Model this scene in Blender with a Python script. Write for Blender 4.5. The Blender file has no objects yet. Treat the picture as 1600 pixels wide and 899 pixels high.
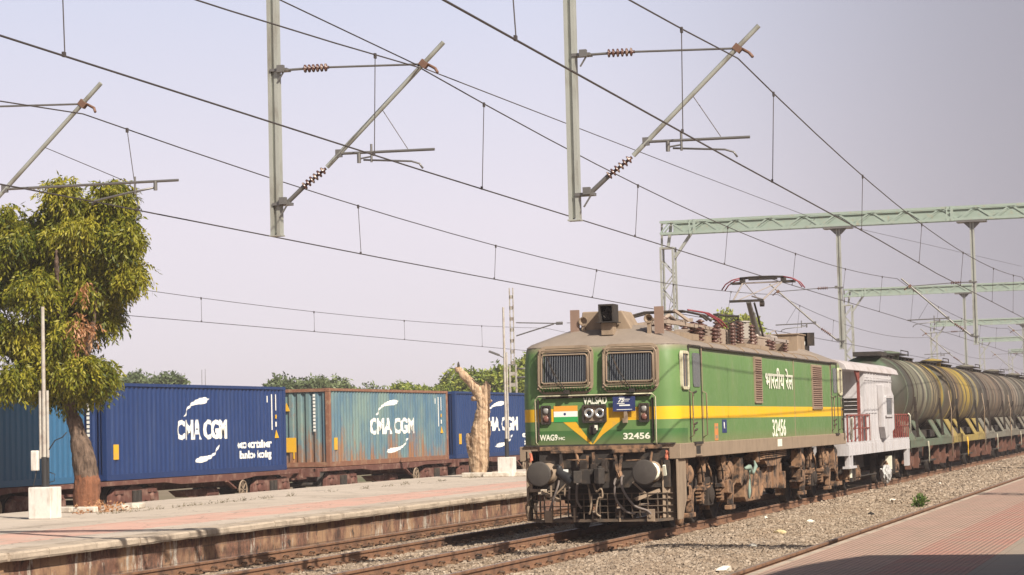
import bpy, bmesh, math, random
import numpy as np
from mathutils import Vector, Matrix, noise
C = bpy.context.scene.collection
R = math.radians
rng = random.Random(7)
nrg = np.random.default_rng(11)

# ------------------------------------------------------------------ camera
# world: X runs along the tracks away from the camera, Y to the left, Z up from the rail tops
F_PX, YAW, PITCH, ROLL, EYE = 3587.5, .2965, .0608, .0246, 1.948
cam = bpy.data.cameras.new('camera'); camo = bpy.data.objects.new('camera', cam); C.objects.link(camo)
fw = Vector((math.cos(YAW)*math.cos(PITCH), math.sin(YAW)*math.cos(PITCH), math.sin(PITCH)))
rt = Vector((math.sin(YAW), -math.cos(YAW), 0)); up = rt.cross(fw)
r2 = math.cos(ROLL)*rt - math.sin(ROLL)*up; u2 = math.sin(ROLL)*rt + math.cos(ROLL)*up
m = Matrix((r2, u2, -fw)).transposed().to_4x4(); m.translation = Vector((0, 0, EYE))
camo.matrix_world = m
cam.sensor_width = 36; cam.lens = F_PX/1600*36; cam.clip_start = .1; cam.clip_end = 9000
bpy.context.scene.camera = camo

# ------------------------------------------------------------------ light
SUN = Vector((-.72, -.92, 1.0)).normalized()
SUN_EL = math.asin(SUN.z); SUN_ROT = math.atan2(SUN.x, SUN.y)
w = bpy.data.worlds.new('World'); bpy.context.scene.world = w; w.use_nodes = True
nt = w.node_tree; bg = nt.nodes['Background']
sky = nt.nodes.new('ShaderNodeTexSky'); sky.sky_type = 'NISHITA'; sky.sun_disc = False
sky.sun_elevation = SUN_EL; sky.sun_rotation = SUN_ROT % (2*math.pi)
sky.air_density = 1.0; sky.dust_density = 4.0; sky.ozone_density = 1.0
# the dusty air near the horizon: a pale lavender veil that thins with height
tc = nt.nodes.new('ShaderNodeTexCoord'); sx = nt.nodes.new('ShaderNodeSeparateXYZ'); nt.links.new(tc.outputs['Generated'], sx.inputs[0])
mr = nt.nodes.new('ShaderNodeMapRange'); mr.interpolation_type = 'SMOOTHSTEP'
mr.inputs['From Min'].default_value = .19; mr.inputs['From Max'].default_value = .30
mr.inputs['To Min'].default_value = .95; mr.inputs['To Max'].default_value = 0
nt.links.new(sx.outputs['Z'], mr.inputs['Value'])
ve = nt.nodes.new('ShaderNodeValToRGB'); e = ve.color_ramp.elements
e[0].position = 0; e[0].color = (.65, .605, .635, 1); e[1].position = .20; e[1].color = (.52, .545, .675, 1)
e2 = e.new(.09); e2.color = (.65, .61, .675, 1)
nt.links.new(sx.outputs['Z'], ve.inputs[0])
vs = nt.nodes.new('ShaderNodeVectorMath'); vs.operation = 'SCALE'; vs.inputs['Scale'].default_value = 20
# veil darkened towards the right, imitating lens vignette (a slow change round the compass)
az = nt.nodes.new('ShaderNodeVectorMath'); az.operation = 'DOT_PRODUCT'; az.inputs[1].default_value = (math.sin(.02), -math.cos(.02), 0)
nt.links.new(tc.outputs['Generated'], az.inputs[0])
ar = nt.nodes.new('ShaderNodeMapRange'); ar.interpolation_type = 'SMOOTHSTEP'; ar.inputs['From Min'].default_value = -.27; ar.inputs['From Max'].default_value = -.02; ar.inputs['To Min'].default_value = 0; ar.inputs['To Max'].default_value = .80
nt.links.new(az.outputs['Value'], ar.inputs['Value'])
am = nt.nodes.new('ShaderNodeMix'); am.data_type = 'RGBA'; nt.links.new(ar.outputs[0], am.inputs['Factor']); nt.links.new(ve.outputs[0], am.inputs['A']); am.inputs['B'].default_value = (.25, .235, .265, 1)
nt.links.new(am.outputs['Result'], vs.inputs[0])
mx = nt.nodes.new('ShaderNodeMix'); mx.data_type = 'RGBA'
nt.links.new(mr.outputs[0], mx.inputs['Factor']); nt.links.new(sky.outputs[0], mx.inputs['A']); nt.links.new(vs.outputs[0], mx.inputs['B'])
nt.links.new(mx.outputs['Result'], bg.inputs['Color']); bg.inputs['Strength'].default_value = .05
sl = bpy.data.lights.new('sun', 'SUN'); sl.energy = 5.0; sl.angle = R(.53); sl.color = (1, .92, .80)
so = bpy.data.objects.new('sun', sl); C.objects.link(so); so.rotation_euler = SUN.to_track_quat('Z', 'Y').to_euler(); so.location = (0, -20, 40)
vset = bpy.context.scene.view_settings
bpy.context.scene.display_settings.display_device = 'sRGB'
vset.view_transform = 'Standard'; vset.look = 'None'; vset.gamma = 1; vset.use_curve_mapping = False; vset.exposure = 0.45
cy = bpy.context.scene.cycles
cy.max_bounces = 6; cy.volume_bounces = 0; cy.transparent_max_bounces = 8; cy.use_denoising = True

# ------------------------------------------------------------------ mesh helpers
class MB:
    def __init__(s): s.v = []; s.f = []; s.sm = []
    def add(s, vs, fs, smooth=False):
        o = len(s.v); s.v += [tuple(v) for v in vs]; s.f += [tuple(i+o for i in f) for f in fs]; s.sm += [smooth]*len(fs); return s
    def box(s, x0, x1, y0, y1, z0, z1):
        vs = [(x, y, z) for x in (x0, x1) for y in (y0, y1) for z in (z0, z1)]
        return s.add(vs, [(0, 1, 3, 2), (4, 6, 7, 5), (0, 4, 5, 1), (2, 3, 7, 6), (0, 2, 6, 4), (1, 5, 7, 3)])
    def obox(s, c, size, rot):
        q = rot if isinstance(rot, Matrix) else Matrix.Rotation(rot[1], 3, rot[0])
        h = Vector(size)/2; c = Vector(c)
        vs = [c + q @ Vector((h.x*a, h.y*b, h.z*d)) for a in (-1, 1) for b in (-1, 1) for d in (-1, 1)]
        return s.add(vs, [(0, 1, 3, 2), (4, 6, 7, 5), (0, 4, 5, 1), (2, 3, 7, 6), (0, 2, 6, 4), (1, 5, 7, 3)])
    def bar(s, p0, p1, a, b=None, upv=(0, 0, 1)):     # rectangular bar between two points
        b = b or a; p0 = Vector(p0); p1 = Vector(p1); d = p1-p0; L = d.length; d.normalize()
        u = Vector(upv)
        if abs(d.dot(u)) > .98: u = Vector((1, 0, 0))
        n = d.cross(u).normalized(); t = n.cross(d)
        return s.obox((p0+p1)/2, (L, a, b), Matrix((d, n, t)).transposed())
    def ring(s, p, d, r, n, ref=None):
        d = Vector(d).normalized(); u = ref or (Vector((0, 0, 1)) if abs(d.z) < .95 else Vector((1, 0, 0)))
        a = d.cross(u).normalized(); b = a.cross(d)
        return [Vector(p)+(a*math.cos(t)+b*math.sin(t))*r for t in [2*math.pi*i/n for i in range(n)]]
    def cyl(s, p0, p1, r, r1=None, n=12, cap=True, smooth=True):
        r1 = r if r1 is None else r1; d = Vector(p1)-Vector(p0)
        a = s.ring(p0, d, r, n); b = s.ring(p1, d, r1, n)
        s.add(a+b, [(i, (i+1) % n, n+(i+1) % n, n+i) for i in range(n)], smooth)
        if cap: s.add(a, [tuple(range(n))[::-1]]); s.add(b, [tuple(range(n))])
        return s
    def tube(s, pts, r, n=6, smooth=True):
        pts = [Vector(p) for p in pts]; rs = r if isinstance(r, (list, tuple)) else [r]*len(pts); rings = []
        for i, p in enumerate(pts):
            d = (pts[min(i+1, len(pts)-1)]-pts[max(i-1, 0)])
            rings += s.ring(p, d, rs[i], n)
        fs = []
        for k in range(len(pts)-1):
            for i in range(n): fs.append((k*n+i, k*n+(i+1) % n, (k+1)*n+(i+1) % n, (k+1)*n+i))
        fs += [tuple(range(n))[::-1], tuple((len(pts)-1)*n+i for i in range(n))]
        return s.add(rings, fs, smooth)
    def lathe(s, p0, d, prof, n=20, smooth=True):     # prof: (distance along d, radius)
        d = Vector(d).normalized(); rings = []
        for t, r in prof: rings += s.ring(Vector(p0)+d*t, d, max(r, 1e-4), n)
        fs = []
        for k in range(len(prof)-1):
            for i in range(n): fs.append((k*n+i, k*n+(i+1) % n, (k+1)*n+(i+1) % n, (k+1)*n+i))
        return s.add(rings, fs, smooth)
    def prism(s, poly, axis, a, b):                   # poly in the two other axes
        def P(q, t): return {'x': (t, q[0], q[1]), 'y': (q[0], t, q[1]), 'z': (q[0], q[1], t)}[axis]
        n = len(poly); vs = [P(q, a) for q in poly]+[P(q, b) for q in poly]
        return s.add(vs, [tuple(range(n))[::-1], tuple(range(n, 2*n))]+[(i, (i+1) % n, n+(i+1) % n, n+i) for i in range(n)])
    def build(s, name, mat, parent=None, bevel=0, loc=None):
        me = bpy.data.meshes.new(name); me.from_pydata(s.v, [], s.f); me.update()
        me.polygons.foreach_set('use_smooth', s.sm)
        bm = bmesh.new(); bm.from_mesh(me); bmesh.ops.recalc_face_normals(bm, faces=bm.faces); bm.to_mesh(me); bm.free()
        o = bpy.data.objects.new(name, me); C.objects.link(o)
        if mat: me.materials.append(mat)
        if parent: o.parent = parent
        if loc: o.location = loc
        if bevel:
            b = o.modifiers.new('b', 'BEVEL'); b.width = bevel; b.segments = 2; b.limit_method = 'ANGLE'; b.angle_limit = R(40)
        return o

def tag(o, label=None, cat=None, group=None, kind=None):
    if label: o['label'] = label
    if cat: o['category'] = cat
    if group: o['group'] = group
    if kind: o['kind'] = kind
    return o
def thing(name, label, cat, loc=(0, 0, 0), rz=0, group=None):
    o = bpy.data.objects.new(name, None); C.objects.link(o); o.location = loc; o.rotation_euler = (0, 0, rz)
    return tag(o, label, cat, group)
def kids(o): return [c for c in C.objects if c.parent is o]
def copy_tree(o, parent=None):
    c = o.copy(); C.objects.link(c)
    if parent: c.parent = parent
    for ch in kids(o): copy_tree(ch, c)
    return c
def rawmesh(name, V, Fq, mat, parent=None, smooth=False, attr=None):
    """V (n,3) array, Fq (m,k) int array"""
    me = bpy.data.meshes.new(name); V = np.asarray(V, np.float32); Fq = np.asarray(Fq, np.int32)
    me.vertices.add(len(V)); me.vertices.foreach_set('co', V.ravel())
    k = Fq.shape[1]; me.loops.add(Fq.size); me.loops.foreach_set('vertex_index', Fq.ravel())
    me.polygons.add(len(Fq)); me.polygons.foreach_set('loop_start', np.arange(0, Fq.size, k, dtype=np.int32))
    me.polygons.foreach_set('use_smooth', np.full(len(Fq), smooth))
    me.update(calc_edges=True); me.validate()
    if attr is not None:
        a = me.attributes.new('tint', 'FLOAT', 'POINT'); a.data.foreach_set('value', np.asarray(attr, np.float32))
    o = bpy.data.objects.new(name, me); C.objects.link(o); me.materials.append(mat)
    if parent: o.parent = parent
    return o

# ------------------------------------------------------------------ materials
class NT:
    def __init__(s, name):
        s.m = bpy.data.materials.new(name); s.m.use_nodes = True; s.t = s.m.node_tree
        s.b = s.t.nodes['Principled BSDF']; s._c = None
    def n(s, t, **k):
        x = s.t.nodes.new(t)
        for a, b in k.items(): setattr(x, a, b)
        return x
    def co(s, scale=(1, 1, 1), obj=True):
        tc = s.n('ShaderNodeTexCoord'); mp = s.n('ShaderNodeMapping'); mp.inputs['Scale'].default_value = scale
        s.t.links.new(tc.outputs['Object' if obj else 'Generated'], mp.inputs[0]); return mp.outputs[0]
    def noise(s, scale=5, detail=4, rough=.6, stretch=(1, 1, 1)):
        x = s.n('ShaderNodeTexNoise'); x.inputs['Scale'].default_value = scale; x.inputs['Detail'].default_value = detail
        x.inputs['Roughness'].default_value = rough; s.t.links.new(s.co(stretch), x.inputs['Vector']); return x.outputs['Fac']
    def ramp(s, fac, a, b):
        x = s.n('ShaderNodeMapRange'); x.inputs['From Min'].default_value = a; x.inputs['From Max'].default_value = b
        s.t.links.new(fac, x.inputs['Value']); return x.outputs[0]
    def mix(s, f, a, b):
        x = s.n('ShaderNodeMix', data_type='RGBA')
        for sock, v in (('Factor', f), ('A', a), ('B', b)):
            if isinstance(v, (int, float)): x.inputs[sock].default_value = v
            elif isinstance(v, (tuple, list)): x.inputs[sock].default_value = (*v[:3], 1)
            else: s.t.links.new(v, x.inputs[sock])
        return x.outputs['Result']
    def math(s, op, a, b=None):
        x = s.n('ShaderNodeMath', operation=op)
        for i, v in enumerate((a, b)):
            if v is None: continue
            if isinstance(v, (int, float)): x.inputs[i].default_value = v
            else: s.t.links.new(v, x.inputs[i])
        return x.outputs[0]
    def xyz(s):
        tc = s.n('ShaderNodeTexCoord'); q = s.n('ShaderNodeSeparateXYZ'); s.t.links.new(tc.outputs['Object'], q.inputs[0]); return q.outputs
    def bump(s, h, strength=.3, dist=.02):
        x = s.n('ShaderNodeBump'); x.inputs['Strength'].default_value = strength; x.inputs['Distance'].default_value = dist
        s.t.links.new(h, x.inputs['Height']); s.t.links.new(x.outputs[0], s.b.inputs['Normal'])
    def out(s, col, rough=.7, metal=0, spec=None):
        if isinstance(col, (tuple, list)): s.b.inputs['Base Color'].default_value = (*col[:3], 1)
        else: s.t.links.new(col, s.b.inputs['Base Color'])
        if isinstance(rough, (int, float)): s.b.inputs['Roughness'].default_value = rough
        else: s.t.links.new(rough, s.b.inputs['Roughness'])
        s.b.inputs['Metallic'].default_value = metal
        if spec is not None: s.b.inputs['Specular IOR Level'].default_value = spec
        return s.m
def sc(c, k): return tuple(min(1, x*k) for x in c)
def mat(name, col, rough=.65, metal=0, var=.2, scale=4, dirt=None, dscale=1.5, dlo=.45, dhi=.7, stretch=(1, 1, 1), bump=.15, bscale=40, bdist=.006, spec=None):
    k = NT(name)
    c = k.mix(k.noise(scale, 5), sc(col, 1-var), sc(col, 1+var))
    if dirt: c = k.mix(k.ramp(k.noise(dscale, 6, .65, stretch), dlo, dhi), c, dirt)
    k.bump(k.noise(bscale, 3), bump, bdist)
    return k.out(c, rough, metal, spec)
DUST = (.27, .19, .13)
# ------------------------------------------------------------------ materials in use
def m_ballast(name, a, b, c):
    k = NT(name); at = k.n('ShaderNodeAttribute', attribute_name='tint'); cr = k.n('ShaderNodeValToRGB'); e = cr.color_ramp.elements
    e[0].position = 0; e[0].color = (*a, 1); e[1].position = 1; e[1].color = (*c, 1); q = e.new(.5); q.color = (*b, 1)
    k.t.links.new(at.outputs['Fac'], cr.inputs[0])
    c2 = k.mix(k.math('MULTIPLY', k.ramp(k.noise(1.2, 5), .4, .7), .6), cr.outputs[0], (.25, .175, .115)); k.bump(k.noise(60, 3), .3, .005)
    return k.out(c2, .92)
m_stone = m_ballast('ballast_stone', (.13, .10, .075), (.29, .225, .165), (.46, .38, .30))
def m_bed():
    k = NT('ballast_bed'); n1 = k.n('ShaderNodeTexVoronoi'); n1.inputs['Scale'].default_value = 16; k.t.links.new(k.co(), n1.inputs['Vector'])
    c = k.mix(n1.outputs['Color'], (.13, .10, .08), (.30, .24, .18)); c = k.mix(.4, c, k.mix(k.noise(2.5), (.16, .12, .09), (.32, .25, .18)))
    k.bump(n1.outputs['Distance'], .9, .05); return k.out(c, .95)
m_bedm = m_bed()
m_soil = mat('dry_soil', (.20, .155, .10), .95, scale=.3, dirt=(.12, .12, .055), dscale=.08, bump=.3, bscale=3, bdist=.05)
m_railrust = mat('rusty_rail', (.22, .115, .065), .75, scale=6, dirt=(.09, .05, .034), dscale=2.5, dlo=.46, dhi=.68, bump=.1)
m_railtop = mat('polished_rail_head', (.40, .29, .23), .42, .5, dirt=(.20, .12, .08), dscale=5, dlo=.45)
m_sleep = mat('concrete_sleeper', (.34, .27, .20), .9, scale=10, dirt=(.19, .12, .08), dscale=5)
def m_concrete(name, col, dirt, sc_=1.2, bs=30, extra=None):
    k = NT(name); c = k.mix(k.noise(3, 6, .7), sc(col, .8), sc(col, 1.15))
    c = k.mix(k.ramp(k.noise(sc_, 7, .7), .48, .72), c, dirt); c = k.mix(k.ramp(k.noise(22, 3), .62, .78), c, sc(dirt, .7))
    k.bump(k.noise(bs, 4), .25, .01); return k.out(c, .92)
m_coping = m_concrete('coping_stone', (.46, .375, .29), (.19, .145, .11), 2.2)
m_concB = m_concrete('worn_concrete', (.42, .36, .30), (.27, .225, .18), .5)
m_postw = mat('greyed_white_tube', (.44, .41, .36), .6, scale=6, dirt=(.30, .24, .20), dscale=5)
m_white = mat('white_paint', (.66, .63, .58), .8, scale=8, dirt=(.40, .33, .27), dscale=6, dlo=.5, dhi=.75, stretch=(1, 1, .3))
m_steelL = mat('pale_green_steel', (.33, .40, .345), .55, .1, var=.12, scale=4, dirt=(.36, .36, .28), dscale=5, dlo=.55)
m_steelP = mat('galvanised_steel', (.40, .41, .37), .5, .25, var=.12, scale=3, dirt=(.24, .22, .18), dscale=3, dlo=.5, stretch=(1, 1, .3))
m_tubeS = mat('grey_steel_tube', (.20, .19, .18), .45, .5, var=.15)
m_ins = mat('brown_porcelain', (.095, .042, .032), .3, var=.3, scale=20, dirt=(.42, .32, .26), dscale=12, dlo=.52)
m_wire = mat('copper_wire', (.10, .085, .08), .5, .5, var=.2)
m_black = mat('black_rubber', (.022, .021, .022), .6, var=.3)
m_dark = mat('dark_grimy_steel', (.035, .029, .025), .8, .1, var=.35, dirt=(.085, .06, .042), dscale=5, dlo=.5)
m_under = mat('dusty_brown_steel', (.27, .155, .088), .85, .0, var=.3, scale=6, dirt=(.03, .022, .018), dscale=4.5, dlo=.44, dhi=.60)  # dark patches stand in for shade among the underframe parts
m_under2 = mat('grimy_shade_brown_steel', (.035, .025, .019), .9, 0, var=.35, dirt=(.12, .075, .05), dscale=5, dlo=.58, dhi=.75)  # darker copy of the underframe steel, so parts read as shaded gaps
m_tan = mat('dusty_tan_paint', (.29, .215, .15), .8, var=.18, scale=2.5, dirt=(.16, .115, .08), dscale=4, dlo=.5, dhi=.8, stretch=(1, 1, .35))
m_bluebag = mat('pale_green_rag', (.22, .29, .24), .8, var=.2)
m_litter = mat('pale_litter', (.74, .70, .60), .8, var=.2, scale=20)

# ------------------------------------------------------------------ ground and trackbeds
def st(o, kind='structure'): o['kind'] = kind; return o
g = MB(); g.add([(-400, -1500, -.75), (3000, -1500, -.75), (3000, 2500, -.75), (-400, 2500, -.75)], [(0, 1, 2, 3)]); st(g.build('ground', m_soil))
# ballast surface between the two platforms, a height field across the tracks
YA, YB, YC, YD = 10.83, 15.33, 5.2, 29.2
prof_y = [3.55, 4.2, 5.0, 5.5, 6.6, 7.4, 8.6, 9.3, 10.0, 12.0, 12.6, 13.1, 13.8, 14.2, 16.9, 17.2]
prof_z = [-.30, -.30, -.22, -.20, -.17, -.13, -.12, -.16, -.21, -.21, -.20, -.26, -.35, -.36, -.38, -.42]
def bed_z(x, y):
    z = np.interp(y, prof_y, prof_z)
    return z + .035*np.sin(x*.9+y*1.3)*np.cos(x*.37-y*.8)*((y > 6.3) & (y < 9.2)) + .02*np.sin(x*2.1+y*3)*((y > 12.2) & (y < 13.8))
def sheet(name, x0, x1, nx, y0, y1, ny, zf, mt):
    xs = x0+(x1-x0)*np.linspace(0, 1, nx)**2; ys = np.linspace(y0, y1, ny); X, Y = np.meshgrid(xs, ys, indexing='ij'); Z = zf(X, Y)
    V = np.stack([X, Y, Z], -1).reshape(-1, 3); i = np.arange((nx-1)*(ny-1)); a = (i//(ny-1))*ny+i % (ny-1)
    return rawmesh(name, V, np.stack([a, a+ny, a+ny+1, a+1], 1), mt)
st(sheet('trackbed', -10, 700, 500, 3.52, 17.22, 70, bed_z, m_bedm))
st(sheet('yard_ground', 15, 700, 60, 26.4, 60, 12, lambda X, Y: -.42+0*X, m_soil))

def stones(name, regions, label):
    Vs, Fs, Ts = [], [], []; off = 0
    cube = np.array([(a, b, c) for a in (-1, 1) for b in (-1, 1) for c in (-1, 1)], float)
    fq = np.array([(0, 1, 3, 2), (4, 6, 7, 5), (0, 4, 5, 1), (2, 3, 7, 6), (0, 2, 6, 4), (1, 5, 7, 3)])
    for (x0, x1, y0, y1, dens, s0, s1) in regions:
        n = int((x1-x0)*(y1-y0)*dens)
        x = nrg.uniform(x0, x1, n); y = nrg.uniform(y0, y1, n); s = nrg.uniform(s0, s1, n)
        z = bed_z(x, y)+s*nrg.uniform(-.2, .75, n)
        P = cube[None]*(1+nrg.uniform(-.45, .25, (n, 8, 3))); P *= (s[:, None]*nrg.uniform(.55, 1.25, (n, 3)))[:, None, :]
        a = nrg.uniform(0, 6.28, n); b = nrg.uniform(-.9, .9, n)
        ca, sa, cb, sb = np.cos(a), np.sin(a), np.cos(b), np.sin(b)
        px, py, pz = P[..., 0], P[..., 1], P[..., 2]
        py, pz = py*cb[:, None]-pz*sb[:, None], py*sb[:, None]+pz*cb[:, None]
        px, py = px*ca[:, None]-py*sa[:, None], px*sa[:, None]+py*ca[:, None]
        P = np.stack([px+x[:, None], py+y[:, None], pz+z[:, None]], -1)
        Vs.append(P.reshape(-1, 3)); Fs.append((fq[None]+(np.arange(n)*8)[:, None, None]+off).reshape(-1, 4)); off += n*8
        Ts.append(np.repeat(np.clip(nrg.normal(.5, .24, n), 0, 1), 8))
    o = rawmesh(name, np.concatenate(Vs), np.concatenate(Fs), m_stone, attr=np.concatenate(Ts)); tag(o, label, 'gravel', kind='stuff'); return o
stones('ballast_stones', [
    (17, 34, 6.2, 9.85, 1050, .013, .028), (34, 55, 5.2, 9.85, 800, .015, .030), (55, 90, 4.3, 9.8, 260, .024, .046), (90, 160, 4.3, 9.6, 90, .03, .06),
    (20, 40.2, 9.95, 11.65, 260, .015, .03), (24, 50, 11.75, 14.4, 560, .019, .038), (50, 75, 11.9, 14.4, 250, .022, .04),
    (28, 60, 14.55, 16.1, 160, .018, .034), (28, 60, 16.3, 17.0, 200, .018, .034), (40, 60, 9.95, 11.7, 60, .02, .03)],
    'grey brown crushed stone ballast lying between the tracks')

# ------------------------------------------------------------------ tracks
def rail_poly(y, z): # rail section in (y, z) with the head top at z
    return [(y-.067, z-.165), (y-.067, z-.150), (y-.012, z-.135), (y-.010, z-.05), (y-.034, z-.036), (y-.034, z-.006), (y-.028, z), (y+.028, z), (y+.034, z-.006), (y+.034, z-.036), (y+.010, z-.05), (y+.012, z-.135), (y+.067, z-.150), (y+.067, z-.165)]
def track(Y, zt, x0, x1, label, sl0, sl1, clips, group='parallel railway tracks'):
    t = thing('railway_track', label, 'track', (x0, Y, 0), group=group)
    for s in (-1, 1):
        r_ = MB(); r_.prism(rail_poly(s*.87, zt), 'x', 0, x1-x0); ro = r_.build('rail', m_railrust, t)
        h_ = MB(); h_.box(0, x1-x0, s*.87-.026, s*.87+.026, zt+.0005, zt+.003); h_.build('rail_head', m_railtop, ro)
    s0 = MB(); s0.prism([(-1.37, zt-.40), (-1.37, zt-.205), (-1.30, zt-.185), (-.6, zt-.185), (-.45, zt-.215), (.45, zt-.215), (.6, zt-.185), (1.30, zt-.185), (1.37, zt-.205), (1.37, zt-.40)], 'x', -.125, .125)
    first = None; n = int((sl1-sl0)/.62)
    for i in range(n):
        if first is None: first = o = s0.build('sleeper', m_sleep, t, .008)
        else: o = first.copy(); C.objects.link(o)
        o.location = (sl0-x0+i*.62, 0, 0)
    more = MB(); x = sl0-x0+n*.62
    while x < min(x1, sl1+60)-x0: more.box(x-.125, x+.125, -1.37, 1.37, zt-.40, zt-.19); x += .62
    tag(more.build('sleeper', m_sleep, t), kind='stuff')
    if clips:                                   # spring clips on the rail foot, both sides of both rails
        c0 = MB(); c0.box(-.09, .09, .03, .15, -.020, .0); c0.tube([(-.07, .05, .0), (-.075, .13, .03), (0, .15, .045), (.03, .08, .05), (0, .05, .02)], .014, 5)
        c0.box(-.05, .05, .055, .12, .0, .022)
        first = None; k = 0
        rest = MB()
        for i in range(n):
            for s in (-1, 1):
                for q in (-1, 1):
                    X = sl0-x0+i*.62
                    if k < 100 and X+x0 > 19:
                        if first is None: first = o = c0.build('rail_clip', m_under, t)
                        else: o = first.copy(); C.objects.link(o)
                        o.location = (X, s*.87, zt-.15); o.rotation_euler = (0, 0, 0 if q > 0 else math.pi); k += 1
                    elif X+x0 > 19: 
                        rest.add([(X+v[0]*q, s*.87+v[1]*q, zt-.15+v[2]) for v in c0.v], c0.f)
        if rest.v: tag(rest.build('rail_clip', m_under, t), kind='stuff')
    return t
track(YA, 0, -10, 700, 'rusty broad gauge track with concrete sleepers that carries the green locomotive', 19, 41, True)
track(YB, -.15, -10, 700, 'empty rusty track beside the far platform wall', 26, 66, True)
track(YC, 0, -10, 700, 'track hugging the near platform, only its far rail in view', 18, 60, True)
track(YD, -.2, -10, 700, 'track under the container wagons behind the far platform', 40, 60, False)

# ------------------------------------------------------------------ platforms
PBz, PCz = .29, .76
def m_platB():
    k = NT('platform_paving'); q = k.xyz()
    base = k.mix(k.noise(1.2, 7, .7), (.43, .36, .295), (.58, .49, .405))
    base = k.mix(k.ramp(k.noise(.35, 6, .7), .5, .75), base, (.36, .295, .235))
    base = k.mix(k.ramp(k.noise(14, 4), .6, .75), base, (.24, .20, .16))
    # the painted pink band near the edge
    ned = k.math('ADD', q[1], k.math('MULTIPLY', k.math('SUBTRACT', k.noise(1.5, 4), .5), .5))
    band = k.math('MULTIPLY', k.math('GREATER_THAN', ned, 18.55), k.math('LESS_THAN', ned, 20.55))
    band = k.math('MULTIPLY', band, k.ramp(k.noise(1.3, 6, .75, (.4, 1, 1)), .30, .50))
    c = k.mix(k.math('MULTIPLY', band, .85), base, k.mix(k.noise(6, 5), (.56, .30, .235), (.62, .38, .30)))
    vo = k.n('ShaderNodeTexVoronoi', feature='DISTANCE_TO_EDGE'); vo.inputs['Scale'].default_value = .55; wv_ = k.n('ShaderNodeVectorMath', operation='ADD'); k.t.links.new(k.co(), wv_.inputs[0]); nz_ = k.n('ShaderNodeTexNoise'); nz_.inputs['Scale'].default_value = 2.2; k.t.links.new(k.co(), nz_.inputs['Vector']); k.t.links.new(nz_.outputs['Color'], wv_.inputs[1]); k.t.links.new(wv_.outputs[0], vo.inputs['Vector'])
    c = k.mix(k.math('MULTIPLY', k.math('LESS_THAN', vo.outputs['Distance'], .012), .55), c, (.15, .12, .095))
    c = k.mix(k.math('MULTIPLY', k.ramp(k.noise(.8, 7, .75, (.25, 1.6, 1)), .55, .75), .6), c, (.27, .215, .165))
    # joints between cast bays
    fx = k.math('PINGPONG', q[0], 2.0); c = k.mix(k.math('MULTIPLY', k.math('LESS_THAN', fx, .012), .6), c, (.14, .11, .09))
    k.bump(k.noise(25, 5, .7), .25, .012); return k.out(c, .92)
g = MB(); g.box(-10, 600, 17.3, 26.3, .0, PBz); st(g.build('platform', m_platB()))
def m_wallB():
    k = NT('stained_masonry'); n1 = k.noise(1.3, 6, .7, (1, 1, .6)); n2 = k.noise(3.5, 6, .75, (1, 1, .45))
    c = k.mix(k.ramp(n2, .40, .60), (.07, .04, .03), (.26, .125, .08)); c = k.mix(k.ramp(n1, .46, .58), c, (.34, .205, .12)); c = k.mix(k.ramp(k.noise(2.6, 6, .75, (1.3, 1, .45)), .56, .64), c, (.48, .42, .35)); c = k.mix(k.ramp(k.noise(3.5, 5, .7, (1, 1, .6)), .57, .66), c, (.05, .035, .03))
    br = k.n('ShaderNodeTexBrick'); br.inputs['Scale'].default_value = 1; br.inputs['Brick Width'].default_value = .62; br.inputs['Row Height'].default_value = .24; br.inputs['Mortar Size'].default_value = .012
    q = k.xyz(); cb = k.n('ShaderNodeCombineXYZ'); k.t.links.new(q[0], cb.inputs[0]); k.t.links.new(q[2], cb.inputs[1]); k.t.links.new(cb.outputs[0], br.inputs['Vector'])
    c = k.mix(k.math('MULTIPLY', br.outputs['Fac'], .45), c, (.08, .06, .05)); k.bump(k.noise(12, 5), .5, .02); return k.out(c, .9)
g = MB(); g.box(-10, 600, 17.14, 17.4, -.9, .16); tag(g.build('platform_wall', m_wallB()), 'stained brown masonry wall under the far platform edge', 'wall')
# coping: blocks with slightly uneven edges
k = MB(); x = 20.0
while x < 240:
    L = rng.uniform(1.1, 1.7) if x < 100 else 6; y0 = 16.98+rng.uniform(-.025, .025); z1 = PBz+.006+rng.uniform(0, .012)
    ny = 6; poly = [(y0+.02, .165), (y0, .20), (y0, z1-.03), (y0+.03, z1), (17.62, z1), (17.62, .165)]
    k.prism(poly, 'x', x+.006, x+L-.006); x += L
cp = k.build('platform_coping', m_coping)
sub = cp.modifiers.new('s', 'SUBSURF'); sub.subdivision_type = 'SIMPLE'; sub.levels = sub.render_levels = 2
tx = bpy.data.textures.new('chips', 'CLOUDS'); tx.noise_scale = .12; dp = cp.modifiers.new('d', 'DISPLACE'); dp.texture = tx; dp.strength = .035; dp.mid_level = .55; dp.texture_coords = 'GLOBAL'
tag(cp, 'worn pale stone coping along the far platform edge', 'kerb')
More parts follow.
